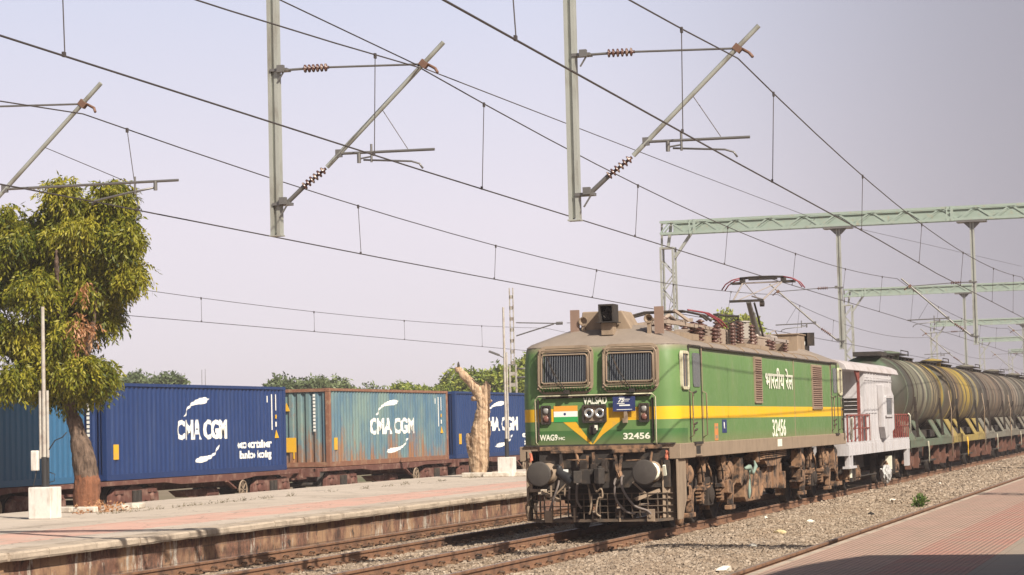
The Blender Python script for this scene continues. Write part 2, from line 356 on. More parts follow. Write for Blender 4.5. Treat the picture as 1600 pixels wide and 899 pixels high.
# near platform
def m_platC():
    k = NT('ribbed_tiles'); q = k.xyz()
    A = k.mix(k.noise(4, 5), (.38, .235, .175), (.48, .315, .245)); B_ = k.mix(k.noise(4, 5), (.37, .175, .13), (.45, .235, .18)); D = k.mix(k.noise(3, 5), (.26, .215, .165), (.36, .30, .24))
    c = k.mix(k.math('LESS_THAN', q[1], 2.62), A, B_); c = k.mix(k.math('LESS_THAN', q[1], 1.86), c, D)
    c = k.mix(k.ramp(k.noise(1.6, 6, .7), .42, .72), c, (.34, .25, .185))
    cell = k.n('ShaderNodeTexVoronoi', distance='CHEBYCHEV'); cell.inputs['Scale'].default_value = 3.3; cell.inputs['Randomness'].default_value = 0; k.t.links.new(k.co(), cell.inputs['Vector'])
    c = k.mix(k.math('MULTIPLY', k.noise(3.3, 0), .2), c, (.22, .15, .12))
    jx = k.math('LESS_THAN', k.math('PINGPONG', q[0], .15), .004); jy = k.math('LESS_THAN', k.math('PINGPONG', q[1], .15), .004)
    c = k.mix(k.math('MULTIPLY', k.math('MAXIMUM', jx, jy), .5), c, (.16, .11, .085))
    rib = k.math('MULTIPLY', k.math('SINE', k.math('MULTIPLY', q[1], 2*math.pi/.05)), k.math('GREATER_THAN', q[1], 1.86))
    groove = k.ramp(rib, .2, .8); c = k.mix(k.math('MULTIPLY', groove, .42), c, (.17, .115, .09))  # shade between the ribs is put into the groove colour
    k.bump(k.math('ADD', k.math('MULTIPLY', rib, -.5), k.math('MULTIPLY', k.noise(40, 3), .25)), .8, .006); return k.out(c, .8)
g = MB(); g.box(-10, 600, -12, 3.49, -.75, PCz); st(g.build('platform', m_platC()))
g = MB(); g.box(-10, 600, 3.492, 3.56, PCz-.12, PCz+.002); tag(g.build('platform_coping', m_coping), 'narrow worn edge strip of the near ribbed pink platform', 'kerb')
# shelter roof of the near platform: it stands behind and beside the viewpoint and shades the corner of the platform
t = thing('platform_shelter', 'corrugated shelter roof over the near platform, only its shadow in view', 'shelter', (0, 0, PCz))
k = MB(); xs = np.arange(-9, 17.01, .09)
pts = [(x, .05 if i % 2 else 0) for i, x in enumerate(xs)]
def yedge(x): return -.72 if x < 14.3 else -.72-(x-14.3)**2*.065
for i in range(len(pts)-1):
    (xa, za), (xb, zb) = pts[i], pts[i+1]; ya, yb = yedge(xa), yedge(xb)
    k.add([(xa, -8, 4.3+za), (xb, -8, 4.3+zb), (xb, yb, 4.45+zb), (xa, ya, 4.45+za), (xa, -8, 4.31+za), (xb, -8, 4.31+zb), (xb, yb, 4.46+zb), (xa, ya, 4.46+za)], [(0, 1, 2, 3), (7, 6, 5, 4), (3, 2, 6, 7)])
k.build('roof', m_steelP, t)
for x in (-6, 0, 6, 12, 16): MB().cyl((x, -4, 0), (x, -4, 4.3), .09).build('post', m_steelP, t)
# ------------------------------------------------------------------ lettering
def text(s, size, mt, parent, o, side, width=None, bold=.0, name='lettering', shear=0, align='LEFT', ext=.002, conform=None):
    """flat lettering: o is its lower left corner, side 'side' reads along +x, 'front' reads along -y"""
    cu = bpy.data.curves.new('t', 'FONT'); cu.body = s; cu.size = size; cu.offset = bold; cu.shear = shear; cu.resolution_u = 3; cu.extrude = 0 if conform else ext
    to = bpy.data.objects.new('t', cu); C.objects.link(to)
    dg = bpy.context.evaluated_depsgraph_get(); me = bpy.data.meshes.new_from_object(to.evaluated_get(dg)); bpy.data.objects.remove(to)
    xs = [v.co.x for v in me.vertices]
    if not xs: return None
    k = width/(max(xs)-min(xs)) if width else 1; x0 = min(xs)
    ax = {'side': (Vector((1, 0, 0)), Vector((0, 0, 1))), 'front': (Vector((0, -1, 0)), Vector((0, 0, 1))), 'up': (Vector((0, 0, 1)), Vector((-1, 0, 0))), 'down': (Vector((0, 0, -1)), Vector((1, 0, 0)))}[side]
    nrm = ax[0].cross(ax[1])
    for v in me.vertices: v.co = Vector(o)+ax[0]*((v.co.x-x0)*k)+ax[1]*v.co.y+nrm*v.co.z
    bm = bmesh.new(); bm.from_mesh(me); seen = set(); n_ = 0        # letters that touch get their own hair's breadth of depth
    for v0 in bm.verts:
        if v0 in seen: continue
        st_ = [v0]; seen.add(v0); isl = []
        while st_:
            v = st_.pop(); isl.append(v)
            for e_ in v.link_edges:
                o2 = e_.other_vert(v)
                if o2 not in seen: seen.add(o2); st_.append(o2)
        for v in isl: v.co += nrm*(.0006*(n_ % 3))
        n_ += 1
    bm.to_mesh(me); bm.free()
    if conform:
        bm = bmesh.new(); bm.from_mesh(me); bmesh.ops.triangulate(bm, faces=bm.faces); conform(bm); bm.to_mesh(me); bm.free()
    ob = bpy.data.objects.new(name, me); C.objects.link(ob); me.materials.clear(); me.materials.append(mt)
    if parent: ob.parent = parent
    return ob

m_letter = mat('cream_lettering', (.80, .80, .66), .7, var=.08, scale=8, dirt=(.60, .62, .45), dscale=9, dlo=.62)
m_cream = mat('dirty_cream_paint', (.58, .54, .38), .6, scale=9, dirt=(.34, .29, .19), dscale=9)
m_yel = mat('yellow_paint', (.72, .40, .02), .5, var=.1, dirt=(.52, .32, .08), dscale=4, dlo=.5)
m_glass = NT('dark_glass').out((.018, .021, .026), .12, 0, .6)
m_glassg = NT('dusty_side_glass').out((.10, .105, .10), .25)
m_lens = NT('lamp_lens').out((.62, .62, .60), .12, 0, .8)
m_refl = NT('lamp_reflector').out((.75, .74, .70), .25, .8)
m_blue = NT('blue_sign').out((.022, .035, .13), .6)
m_safr = NT('saffron').out((.75, .33, .04), .7); m_whit = NT('flag_white').out((.80, .80, .76), .7); m_fgrn = NT('flag_green').out((.03, .33, .08), .7)
m_grey = mat('grey_rib', (.14, .15, .165), .5, .2)
m_red = mat('red_paint', (.33, .06, .035), .65, dirt=(.2, .06, .04), dscale=5)
m_tanL = mat('light_dusty_roof', (.34, .27, .215), .8, var=.14, scale=3, dirt=(.27, .20, .15), dscale=2.2, dlo=.42, dhi=.75, stretch=(1, 1, 1))
def m_loco():
    k = NT('green_loco_paint'); q = k.xyz()
    g = k.mix(k.noise(1.5, 5), (.095, .19, .055), (.14, .24, .085))
    g = k.mix(k.ramp(k.noise(2.2, 7, .7, (1, 1, .22)), .52, .80), g, (.165, .235, .095))
    # darker green foot of the nose
    nose = k.math('LESS_THAN', q[0], .75)
    g = k.mix(k.math('MULTIPLY', k.math('LESS_THAN', q[2], 1.86), k.math('MULTIPLY', nose, .75)), g, (.03, .115, .03))
    z = q[2]; band = k.math('MULTIPLY', k.math('GREATER_THAN', z, 2.03), k.math('LESS_THAN', z, 2.262))
    gap = k.math('MULTIPLY', k.math('LESS_THAN', q[0], .22), k.math('MULTIPLY', k.math('GREATER_THAN', q[1], -.16), k.math('LESS_THAN', q[1], .83)))
    band = k.math('MULTIPLY', band, k.math('SUBTRACT', 1, gap))
    y = k.mix(k.ramp(k.noise(2, 6, .7, (1, 1, .3)), .5, .85), (.80, .46, .012), (.70, .43, .06))
    c = k.mix(band, g, y)
    # roof colour above the cant rail, and dust creeping down from it and up from the sole bar
    e = k.math('ADD', z, k.math('MULTIPLY', k.math('SUBTRACT', k.noise(3, 5), .5), .05))
    c = k.mix(k.ramp(e, 3.26, 3.40), c, (.25, .22, .15)); c = k.mix(k.math('MULTIPLY', k.ramp(k.math('SUBTRACT', 0, e), -1.80, -1.58), .45), c, (.24, .19, .10))
    rf = k.mix(k.noise(3, 6, .7), (.20, .162, .132), (.31, .255, .21)); c = k.mix(k.math('GREATER_THAN', e, 3.385), c, rf)
    k.bump(k.noise(1.1, 3), .25, .02); return k.out(c, k.ramp(k.noise(5), -.3, 1.1), 0, .4)
m_loc = m_loco()

# ------------------------------------------------------------------ green electric locomotive
LX, LY, LL = 40.5, 10.79, 19.28
loco = thing('electric_locomotive', 'green electric locomotive with a yellow stripe and its rear pantograph raised', 'locomotive', (LX, LY, 0))
def P(name, b, mt, par=loco, bev=0): return b.build(name, mt, par, bev)
W_ = 1.49
def ringpts(z, hw, ins, rad=.40, n=7):
    x0, x1 = ins, LL-ins; out = []
    for (cx, cy_, a0) in ((x0+rad, -hw+rad, 180), (x1-rad, -hw+rad, 270), (x1-rad, hw-rad, 0), (x0+rad, hw-rad, 90)):
        for i in range(n):
            a = R(a0+90*i/(n-1)); out.append((cx+rad*math.cos(a), cy_+rad*math.sin(a), z))
    return out
lev = [(1.585, W_, 0, .36), (2.0, W_, 0, .36), (2.52, W_, .0, .36), (3.0, W_-.005, .05, .38), (3.32, W_-.015, .085, .40), (3.41, W_-.035, .11, .40), (3.47, W_-.10, .20, .40), (3.52, W_-.25, .42, .40), (3.545, W_-.5, .7, .36)]
b = MB(); rings = [ringpts(*l) for l in lev]; n = len(rings[0])
b.add([p for r in rings for p in r], [(k*n+i, k*n+(i+1) % n, (k+1)*n+(i+1) % n, (k+1)*n+i) for k in range(len(rings)-1) for i in range(n)], True)
b.add(rings[-1], [tuple(range(n))]); b.add(rings[0], [tuple(range(n))[::-1]])
body = P('body', b, m_loc)
es = body.modifiers.new('e', 'EDGE_SPLIT'); es.split_angle = R(32)
# raised, sloping roof over each cab
for flip in (0, 1):
    b = MB(); cr_ = []
    for (z, hw, ins, xe) in ((3.395, W_-.03, .10, 2.45), (3.465, W_-.11, .175, 2.42), (3.64, W_-.50, .56, 2.32), (3.79, W_-.86, .92, 2.22), (3.81, .34, 1.25, 2.1)):
        rad = .38 if hw > .5 else .2; q_ = []
        for (cx, cy_, a0) in ((ins+rad, -hw+rad, 180), (xe-.1, -hw+.1, 270), (xe-.1, hw-.1, 0), (ins+rad, hw-rad, 90)):
            rr_ = .1 if cx > 1.9 else rad
            for i in range(6): a = R(a0+90*i/5); q_.append((cx+rr_*math.cos(a), cy_+rr_*math.sin(a), z))
        cr_.append([(LL-x, y, z) if flip else (x, y, z) for x, y, z in q_])
    n_ = len(cr_[0]); b.add([p for r_ in cr_ for p in r_], [(k*n_+i, k*n_+(i+1) % n_, (k+1)*n_+(i+1) % n_, (k+1)*n_+i) for k in range(4) for i in range(n_)], True); b.add(cr_[-1], [tuple(range(n_))])
    o_ = P('cab_roof', b, m_loc); e_ = o_.modifiers.new('e', 'EDGE_SPLIT'); e_.split_angle = R(25)
# sole bar
b = MB(); b.box(.0, LL, -1.515, -1.30, 1.31, 1.585); b.box(0, LL, 1.30, 1.515, 1.31, 1.585); b.box(0, .16, -1.30, 1.30, 1.50, 1.585); b.box(LL-.16, LL, -1.3, 1.3, 1.31, 1.585); b.box(.9, LL-.9, -1.28, 1.28, 1.33, 1.57)
P('sole_bar', b, m_tan, bev=.012)
b = MB(); b.box(1.15, 1.82, -1.545, -1.50, 1.555, 1.60); b.box(17.6, 18.1, -1.545, -1.5, 1.555, 1.6); b.box(-.035, .05, -1.42, 1.42, 1.575, 1.605)
P('drip_ledge', b, m_dark)
b = MB(); b.box(1.30, 1.66, -1.521, -1.4, 1.37, 1.53); P('step_recess_shade', b, m_dark)  # dark block proud of the sole bar, standing in for recess shade
b = MB(); b.box(1.22, 1.76, -1.54, -1.50, 1.34, 1.37); b.box(1.22, 1.76, -1.53, -1.50, 1.53, 1.553); P('step', b, m_tan)
# cant rail moulding and roof joints
b = MB(); b.box(2.1, LL-2.0, -1.525, -1.44, 3.352, 3.385); b.box(2.1, LL-2, 1.44, 1.525, 3.352, 3.385); P('gutter', b, m_dark, bev=.005)
for i, x in enumerate(list(np.arange(3.2, 17.0, 1.55))):
    q = [(-1.475, 3.385), (-1.45, 3.41), (-1.39, 3.465), (-1.24, 3.515), (-.99, 3.54)]
    b = MB()
    for j in range(len(q)-1): b.bar((x, q[j][0], q[j][1]+.01), (x, q[j+1][0], q[j+1][1]+.01), .07, .035)
    P('roof_rib', b, m_tan)
# cab doors, side windows, louvres
def rrect(x0, x1, z0, z1, r, n=4):
    o = []
    for cx, cz, a0 in ((x0+r, z0+r, 180), (x1-r, z0+r, 270), (x1-r, z1-r, 0), (x0+r, z1-r, 90)):
        for i in range(n+1): a = R(a0+90*i/n); o.append((cx+r*math.cos(a), cz+r*math.sin(a)))
    return o
def framed(b, x0, x1, z0, z1, r, wd, ya, yb, axis='y'):
    o = rrect(x0, x1, z0, z1, r); i = rrect(x0+wd, x1-wd, z0+wd, z1-wd, max(.01, r-wd)); n = len(o)
    def V(q, t): return (q[0], t, q[1]) if axis == 'y' else (t, q[0], q[1])
    vs = [V(q, ya) for q in o]+[V(q, ya) for q in i]+[V(q, yb) for q in o]+[V(q, yb) for q in i]; fs = []
    for j in range(n):
        l = (j+1) % n; fs += [(j, l, n+l, n+j), (2*n+j, 2*n+l, 3*n+l, 3*n+j), (j, l, 2*n+l, 2*n+j), (n+j, n+l, 3*n+l, 3*n+j)]
    b.add(vs, fs)
def cabside(x_win0, x_win1, xd0, xd1):
    f = MB(); framed(f, x_win0, x_win1, 2.56, 3.27, .09, .055, -1.53, -1.47); wf = P('window', f, m_cream, bev=.006)
    b = MB(); b.prism(rrect(x_win0+.05, x_win1-.05, 2.61, 3.22, .05), 'y', -1.507, -1.49); P('glass', b, m_glass, wf)
    b = MB(); b.box((x_win0+x_win1)/2-.02, (x_win0+x_win1)/2+.02, -1.512, -1.50, 2.61, 3.22); P('sash', b, m_tan, wf)
    b = MB()
    for x in (xd0, xd1): b.box(x-.018, x+.018, -1.502, -1.48, 1.60, 3.39)
    b.box(xd0, xd1, -1.504, -1.48, 3.37, 3.40); d = P('door', b, m_dark)
    b = MB(); b.prism(rrect(xd0+.30, xd1-.10, 2.62, 3.25, .08), 'y', -1.503, -1.48); P('door_window', b, m_glassg, d)
    b = MB(); b.tube([(xd0-.10, -1.50, 1.68), (xd0-.10, -1.57, 1.72), (xd0-.10, -1.57, 2.50), (xd0-.10, -1.50, 2.54)], .012); b.tube([(xd1+.09, -1.50, 1.68), (xd1+.09, -1.57, 1.72), (xd1+.09, -1.57, 2.50), (xd1+.09, -1.50, 2.54)], .012); P('handrail', b, m_tan, d)
    for z in (1.80, 1.92, 2.50):
        b = MB(); b.tube([(xd0+.22, -1.49, z), (xd0+.22, -1.54, z+.01), (xd0+.34, -1.54, z+.03)], .02); P('door_handle', b, m_dark, d)
cabside(.30, .86, .98, 1.98); cabside(LL-.95, LL-.42, LL-2.0, LL-1.1)
b = MB(); b.box(LL-.30, LL-.27, -1.53, -1.47, 1.40, 2.5)
for z in np.arange(1.45, 3.2, .25): b.box(LL-.42, LL-.30, -1.52, -1.49, z, z+.02)
P('end_ladder', b, m_dark)
def louvre(x0, x1, z0, z1):
    f = MB(); framed(f, x0, x1, z0, z1, .02, .05, -1.52, -1.48); fr = P('grille', f, m_tan)
    s = MB(); s.box(x0+.04, x1-.04, -1.50, -1.48, z0, z1)
    z = z0+.06
    while z < z1-.05: s.obox(((x0+x1)/2, -1.505, z), (x1-x0-.1, .03, .028), (Vector((1, 0, 0)), R(40))); z += .048
    s.box(x0+.03, x1-.03, -1.525, -1.50, (z0+z1)/2-.02, (z0+z1)/2+.02)
    P('slats', s, m_louv, fr)
m_louv = mat('brown_louvre', (.25, .165, .125), .8, var=.2)
louvre(7.18, 7.98, 2.33, 3.31); louvre(14.35, 15.75, 2.20, 3.28)
b = MB()
for x in (2.10, 11.95, 17.2): b.box(x-.012, x+.012, -1.497, -1.48, 1.59, 3.35)
P('panel_seam', b, m_tan)
# side lettering and small plates
text('भारतीय रेल', .50, m_letter, loco, (8.42, -1.500, 2.66), 'side', width=3.35, bold=.008, name='hindi_lettering')
text('32456', .52, m_letter, loco, (9.10, -1.494, 1.615), 'side', width=1.62, bold=.007, name='number')
b = MB(); b.box(9.55, 10.05, -1.522, -1.51, 1.385, 1.545); P('maker_plate', b, m_letter)
b = MB(); b.box(3.80, 4.22, -1.497, -1.48, 1.74, 2.0); s_ = P('blue_plate', b, m_blue); text('R', .17, m_whit, s_, (3.93, -1.499, 1.83), 'side', name='letter', bold=.006)
b = MB(); b.box(3.08, 3.40, -1.496, -1.48, 1.60, 1.93); s_ = P('orange_notice', b, mat('orange_notice', (.62, .22, .06), .7, dirt=(.35, .25, .12), dscale=9)); b = MB(); b.box(3.15, 3.33, -1.499, -1.495, 1.64, 1.70); b.box(3.14, 3.34, -1.499, -1.495, 1.83, 1.87); P('print', b, m_tan, s_)

# ---- nose
def fr_(y, z): return (0, y, z)
def windscreen(yc):
    sl = lambda z: .0 + max(0, (z-2.52))*.115         # the slope of the nose above the waist
    f = MB(); wd, hw = .05, .53
    o = rrect(yc-hw, yc+hw, 2.53, 3.42, .17, 5); i = rrect(yc-hw+.05, yc+hw-.05, 2.58, 3.37, .13, 5); n_ = len(o)
    V = [(sl(z)-.03, y, z) for y, z in o]+[(sl(z)-.03, y, z) for y, z in i]+[(sl(z)+.04, y, z) for y, z in o]+[(sl(z)+.04, y, z) for y, z in i]; fs = []
    for j in range(n_):
        l = (j+1) % n_; fs += [(j, l, n_+l, n_+j), (j, l, 2*n_+l, 2*n_+j), (n_+j, n_+l, 3*n_+l, 3*n_+j)]
    f.add(V, fs); wf = P('windscreen', f, m_tan)
    g_ = MB(); q = rrect(yc-.40, yc+.40, 2.76, 3.29, .05, 3); g_.add([(sl(z)-.012, y, z) for y, z in q]+[(sl(z)+.03, y, z) for y, z in q], [tuple(range(len(q)))]+[tuple(range(len(q), 2*len(q)))]+[(j, (j+1) % len(q), len(q)+(j+1) % len(q), len(q)+j) for j in range(len(q))]); P('glass', g_, m_glass, wf)
    g_ = MB(); framed_pts = rrect(yc-.45, yc+.45, 2.72, 3.33, .07, 3)
    for j in range(len(framed_pts)):
        a, c = framed_pts[j], framed_pts[(j+1) % len(framed_pts)]; g_.bar((sl(a[1])-.02, a[0], a[1]), (sl(c[1])-.02, c[0], c[1]), .05, .03)
    P('rubber_seal', g_, m_tan, wf)
    c_ = MB(); xo = -.115
    y0, y1, z0, z1 = yc-.49, yc+.49, 2.64, 3.34
    for (a_, b_, r_) in ((0, 0, .10), (.06, .09, .05)):
        q_ = rrect(y0+a_, y1-a_, z0+b_, z1-b_, r_, 4); q_.append(q_[0]); c_.tube([(xo+sl(z), y, z) for y, z in q_], .016, 6)
    for z in (z0+.045, z1-.045): c_.bar((xo+sl(z), y0+.04, z), (xo+sl(z), y1-.04, z), .012)
    for y in (y0+.03, y1-.03): c_.bar((xo+sl(z0), y, z0+.05), (xo+sl(z1), y, z1-.05), .016)
    for y in (y0, y1):
        for z in (z0, z1): c_.bar((xo+sl(z), y, z), (sl(z)+.02, y, z), .03)
    P('cage_frame', c_, m_tan, wf)
    b_ = MB()
    for y in np.linspace(y0+.09, y1-.09, 19): b_.bar((xo+.012+sl(z0+.1), y, z0+.1), (xo+.012+sl(z1-.1), y, z1-.1), .012)
    P('cage_bars', b_, m_grey, wf)
    b_ = MB()
    for y in np.linspace(y0+.06, y1-.06, 17): b_.bar((xo-.0, y, 2.645), (-.01, y, 2.57), .02)
    P('lower_slats', b_, m_loc2, wf)
    b_ = MB(); b_.tube([(xo-.02, yc-.05, 2.58), (xo-.03, yc+.10, 2.80), (xo-.02, yc+.22, 3.02)], .010); b_.bar((xo-.02, yc+.17, 2.86), (xo-.02, yc+.30, 3.22), .02); b_.box(xo-.05, -.0, yc-.10, yc-.01, 2.53, 2.60); P('wiper', b_, m_dark, wf)
m_loc2 = mat('dark_green_slats', (.06, .15, .05), .6)
windscreen(.61); windscreen(-.62)
b = MB()
b.tube([(-.01, 1.15, 1.60), (-.075, 1.17, 1.66), (-.075, 1.17, 2.44), (-.075, 1.11, 2.50), (-.075, .0, 2.50), (-.075, -1.03, 2.50), (-.075, -1.09, 2.44), (-.075, -1.09, 1.62), (-.02, -1.09, 1.56)], .012, 8)
P('handrail', b, m_cream)
b = MB()
for y in (1.0, .5, 0, -.45, -.95): b.box(-.08, .0, y-.03, y+.03, 2.455, 2.50)
b.bar((-.03, 1.0, 2.47), (-.03, -1.0, 2.47), .03); b.bar((-.03, 1.13, 1.7), (-.03, 1.13, 2.45), .03); b.bar((-.02, -1.03, 1.66), (-.02, -1.03, 2.43), .035)
P('rail_brackets', b, m_dark)
m_dlens = NT('dull_red_lens').out((.20, .09, .07), .35); m_lens2 = NT('dull_lens').out((.30, .29, .27), .3)
def marker(y0, y1):
    b = MB(); framed(b, y0, y1, 1.985, 2.33, .03, .03, -.05, .02, 'x'); o = P('marker_lamp', b, m_dark)
    b = MB(); b.box(-.01, .02, y0+.02, y1-.02, 2.0, 2.31); P('housing', b, m_tan, o)
    for z in (2.08, 2.23): b = MB(); b.lathe((-.01, (y0+y1)/2, z), (-1, 0, 0), [(0, .065), (.02, .06), (.035, .03), (.038, 0)], 14); P('lens', b, m_dlens if z < 2.1 else m_lens2, o)
marker(.89, 1.08); marker(-.96, -.77)
b = MB(); framed(b, -.16, .29, 1.995, 2.325, .03, .035, -.07, .02, 'x'); hl = P('headlight', b, m_dark)
b = MB(); b.box(-.02, .02, -.13, .26, 2.02, 2.30); P('housing', b, m_tan, hl)
for y in (-.04, .165):
    b = MB(); b.lathe((-.02, y, 2.17), (-1, 0, 0), [(0, .095), (.045, .09), (.045, .065), (.01, .035)], 20); P('reflector', b, m_refl, hl)
    b = MB(); b.lathe((-.02, y, 2.17), (-1, 0, 0), [(0, .05), (.02, .045), (.03, 0)], 16); P('lens', b, m_glass, hl)
b = MB(); b.box(-.09, .0, .0, .09, 1.84, 1.97); b.box(-.12, -.08, .02, .075, 1.80, 1.9); b.box(-.05, .0, .09, .16, 1.78, 1.95); P('socket', b, m_dark)
b = MB(); b.box(-.10, -.09, -.005, .05, 1.86, 1.95); P('tag', b, m_letter)
text('VALSAD', .185, m_letter, loco, (-.02, .275, 2.34), 'front', width=.45, bold=.006, name='lettering')
text('WAG9', .15, m_letter, loco, (-.004, 1.12, 1.69), 'front', width=.34, bold=.004, name='lettering'); text('HC', .075, m_letter, loco, (-.004, .76, 1.695), 'front', width=.12, bold=.002, name='lettering')
text('32456', .155, m_letter, loco, (-.004, -.46, 1.685), 'front', width=.50, bold=.004, name='number')
b = MB(); b.box(-.085, -.08, -.72, -.30, 2.19, 2.455); s_ = P('blue_sign', b, m_blue)
text('75', .11, m_whit, s_, (-.087, -.40, 2.355), 'front', name='numeral', shear=.3, bold=.004); b = MB()
b.box(-.089, -.085, -.60, -.50, 2.37, 2.378); b.box(-.089, -.085, -.62, -.50, 2.40, 2.41)
b.box(-.089, -.085, -.52, -.38, 2.325, 2.338); b.box(-.089, -.085, -.62, -.42, 2.285, 2.31); b.box(-.089, -.085, -.66, -.37, 2.215, 2.226); P('fine_print', b, m_whit, s_)
b = MB(); b.box(-.08, .0, -.56, -.50, 2.06, 2.19); b.box(-.11, -.02, -.56, -.48, 1.98, 2.06); P('lamp_bracket', b, m_tan)
for (z0, z1, mm) in ((2.215, 2.315, m_safr), (2.115, 2.215, m_whit), (2.02, 2.115, m_fgrn)):
    b = MB(); b.box(-.008, .004, .39, .84, z0, z1); P('flag_stripe', b, mm)
b = MB(); b.add([(-.010, .63+.024*math.cos(a), 2.165+.024*math.sin(a)) for a in np.linspace(0, 6.28, 13)[:-1]], [tuple(range(12))]); P('flag_wheel', b, m_blue)
for poly in ([(.67, 2.02), (.43, 2.02), (.115, 1.60), (.15, 1.60)], [(-.27, 2.20), (-.475, 2.20), (-.475, 2.055), (-.08, 1.78), (.105, 1.60), (.12, 1.60)][::-1]):
    b = MB(); b.prism([(y, z) for y, z in poly], 'x', -.0035, .004); P('chevron', b, m_yel)
b = MB(); b.box(-.0035, .004, -.76, -.475, 2.055, 2.20); P('chevron', b, m_yel)
# ---- things on the cab roof
b = MB(); b.prism([(.50, 3.66), (.46, 4.06), (-.30, 4.06), (-.52, 3.66)], 'x', .75, 1.5); P('roof_box', b, m_tan, bev=.02)
def horn_lamp(yc, w, z0, z1, x):
    b = MB(); b.box(x, x+.25, yc-w, yc+w, z0, z0+(z1-z0)*.40); hb = P('roof_light', b, m_tan, bev=.01)
    b = MB(); b.box(x-.06, x+.30, yc-w-.03, yc-w, z0+(z1-z0)*.42, z1); b.box(x-.06, x+.30, yc+w, yc+w+.03, z0+(z1-z0)*.42, z1); b.box(x-.06, x+.30, yc-w, yc+w, z1-.03, z1); b.box(x-.1, x+.3, yc-w-.07, yc+w+.07, z0+(z1-z0)*.40, z0+(z1-z0)*.43); b.box(x+.24, x+.30, yc-w, yc+w, z0+.2, z1); P('hood', b, m_dark, hb)
    b = MB(); b.lathe((x+.2, yc, z0+(z1-z0)*.70), (-1, 0, 0), [(0, .08), (.14, .10), (.14, .085), (.05, .03), (.05, 0)], 18); P('lens', b, m_dark, hb)
horn_lamp(-.10, .115, 3.60, 4.17, .42)
def spot(yc, x, plate):
    b = MB(); b.box(x, x+.05, plate-.085, plate+.085, 3.60, 4.10); hb = P('air_horn', b, m_louv)
    b = MB(); b.lathe((x+.10, yc, 3.88), (-1, 0, 0), [(-.25, .03), (-.1, .04), (.06, .055), (.13, .085), (.14, .085), (.10, .055), (.02, .02), (0, 0)], 20); b.box(x-.02, x+.1, yc-.03, yc+.03, 3.6, 3.84); P('bell', b, m_tan, hb)
spot(.43, .72, .60); spot(-.86, .55, -1.05)

# ---- headstock, buffers, couplings, cattle guard
b = MB(); b.box(.02, .30, -1.30, 1.30, .80, 1.50); b.box(.30, 1.6, -1.1, 1.1, .6, 1.5); P('headstock', b, m_dark, bev=.01)
b = MB(); b.prism([(.0, .28), (.0, 1.30), (.62, 1.30), (.62, .55), (.30, .22), (.0, .22)], 'y', -1.46, -1.42); P('end_plate', b, m_tan, bev=.006); b = MB(); b.add([(.0, -1.16, .26), (.30, -1.45, .26), (.62, -1.462, .55), (.62, -1.462, 1.30), (.0, -1.16, 1.30), (.04, -1.14, .26), (.33, -1.42, .26), (.62, -1.42, .55), (.62, -1.42, 1.30), (.04, -1.14, 1.30)], [(0, 1, 2, 3, 4), (9, 8, 7, 6, 5), (0, 5, 6, 1), (1, 6, 7, 2), (2, 7, 8, 3), (3, 8, 9, 4), (4, 9, 5, 0)]); P('corner_plate', b, m_tan); b = MB(); b.prism([(.0, .28), (.0, 1.5), (.62, 1.30), (.62, .55), (.30, .22), (.0, .22)], 'y', 1.36, 1.40); b.box(.02, .05, 1.14, 1.36, .75, 1.5); P('end_plate', b, m_tan, bev=.006)
for s in (-1, 1):
    b = MB(); b.lathe((.02, s*.978, 1.09), (-1, 0, 0), [(0, .19), (.03, .19), (.05, .13), (.36, .125), (.36, .10), (.56, .095)], 24); bf = P('buffer', b, m_tan)
    b = MB(); b.lathe((-.54, s*.978, 1.09), (-1, 0, 0), [(0, .08), (.02, .20), (.055, .228), (.075, .226), (.085, .20), (.092, 0)], 36); P('buffer_head', b, mat('buffer_face', (.07, .06, .052), .75, .2, dirt=(.06, .05, .045), dscale=9), bf)
    b = MB(); b.lathe((.0, s*.978, 1.09), (-1, 0, 0), [(0.051, .16), (.09, .17), (.11, .13)], 12); b.bar((-.05, s*1.23, 1.02), (-.12, s*1.23, 1.20), .05); P('collar', b, m_letter if s < 0 else m_tan, bf)
    b = MB(); b.tube([(-.03, s*1.28, 1.40), (-.10, s*1.28, 1.46), (-.10, s*1.28, 1.30)], .025); b.cyl((-.08, s*1.27, 1.33), (-.08, s*1.27, 1.46), .035, .015); P('tail_lamp', b, mat('faded_red_lamp', (.55, .16, .09), .6))
    b = MB(); b.bar((.02, s*1.1, .75), (-.25, s*.72, .60), .06); b.bar((.0, s*.62, .9), (.0, s*.95, .6), .07, .03); P('stay', b, m_tan)
b = MB()                                               # hung front bar and brackets under the nose
b.box(-.04, .12, -1.18, 1.12, 1.50, 1.575); b.box(-.10, .06, -.86, -.26, 1.44, 1.51); b.box(-.08, .06, .3, .9, 1.45, 1.51); P('front_beam', b, m_under, bev=.008)
b = MB()
for y, dy in ((.72, .05), (.42, .08), (-.30, .06), (-.44, -.05), (.10, .02)): b.bar((-.05, y, 1.46), (-.09, y-dy, 1.08), .05, .025); b.bar((-.09, y-dy, 1.10), (-.14, y-dy-.05, .99), .06, .05)
b.bar((-.10, .60, 1.33), (-.10, .20, 1.33), .018); b.bar((-.10, -.0, 1.34), (-.10, -.34, 1.33), .018); b.bar((-.08, .2, 1.40), (-.08, .23, 1.05), .04)
b.bar((-.10, -.52, 1.30), (-.10, -.80, 1.31), .02); b.bar((-.06, -1.0, 1.45), (-.06, -.96, 1.2), .03)
P('cut_levers', b, m_under)
b = MB(); b.box(-.16, .05, .20, .34, 1.02, 1.30); b.box(-.14, .05, .02, .14, 1.05, 1.25); b.box(-.12, .05, -.16, -.06, 1.10, 1.32); P('junction_box', b, m_under2, bev=.01)
b = MB()                                               # centre coupler: shank, knuckle, guard arm
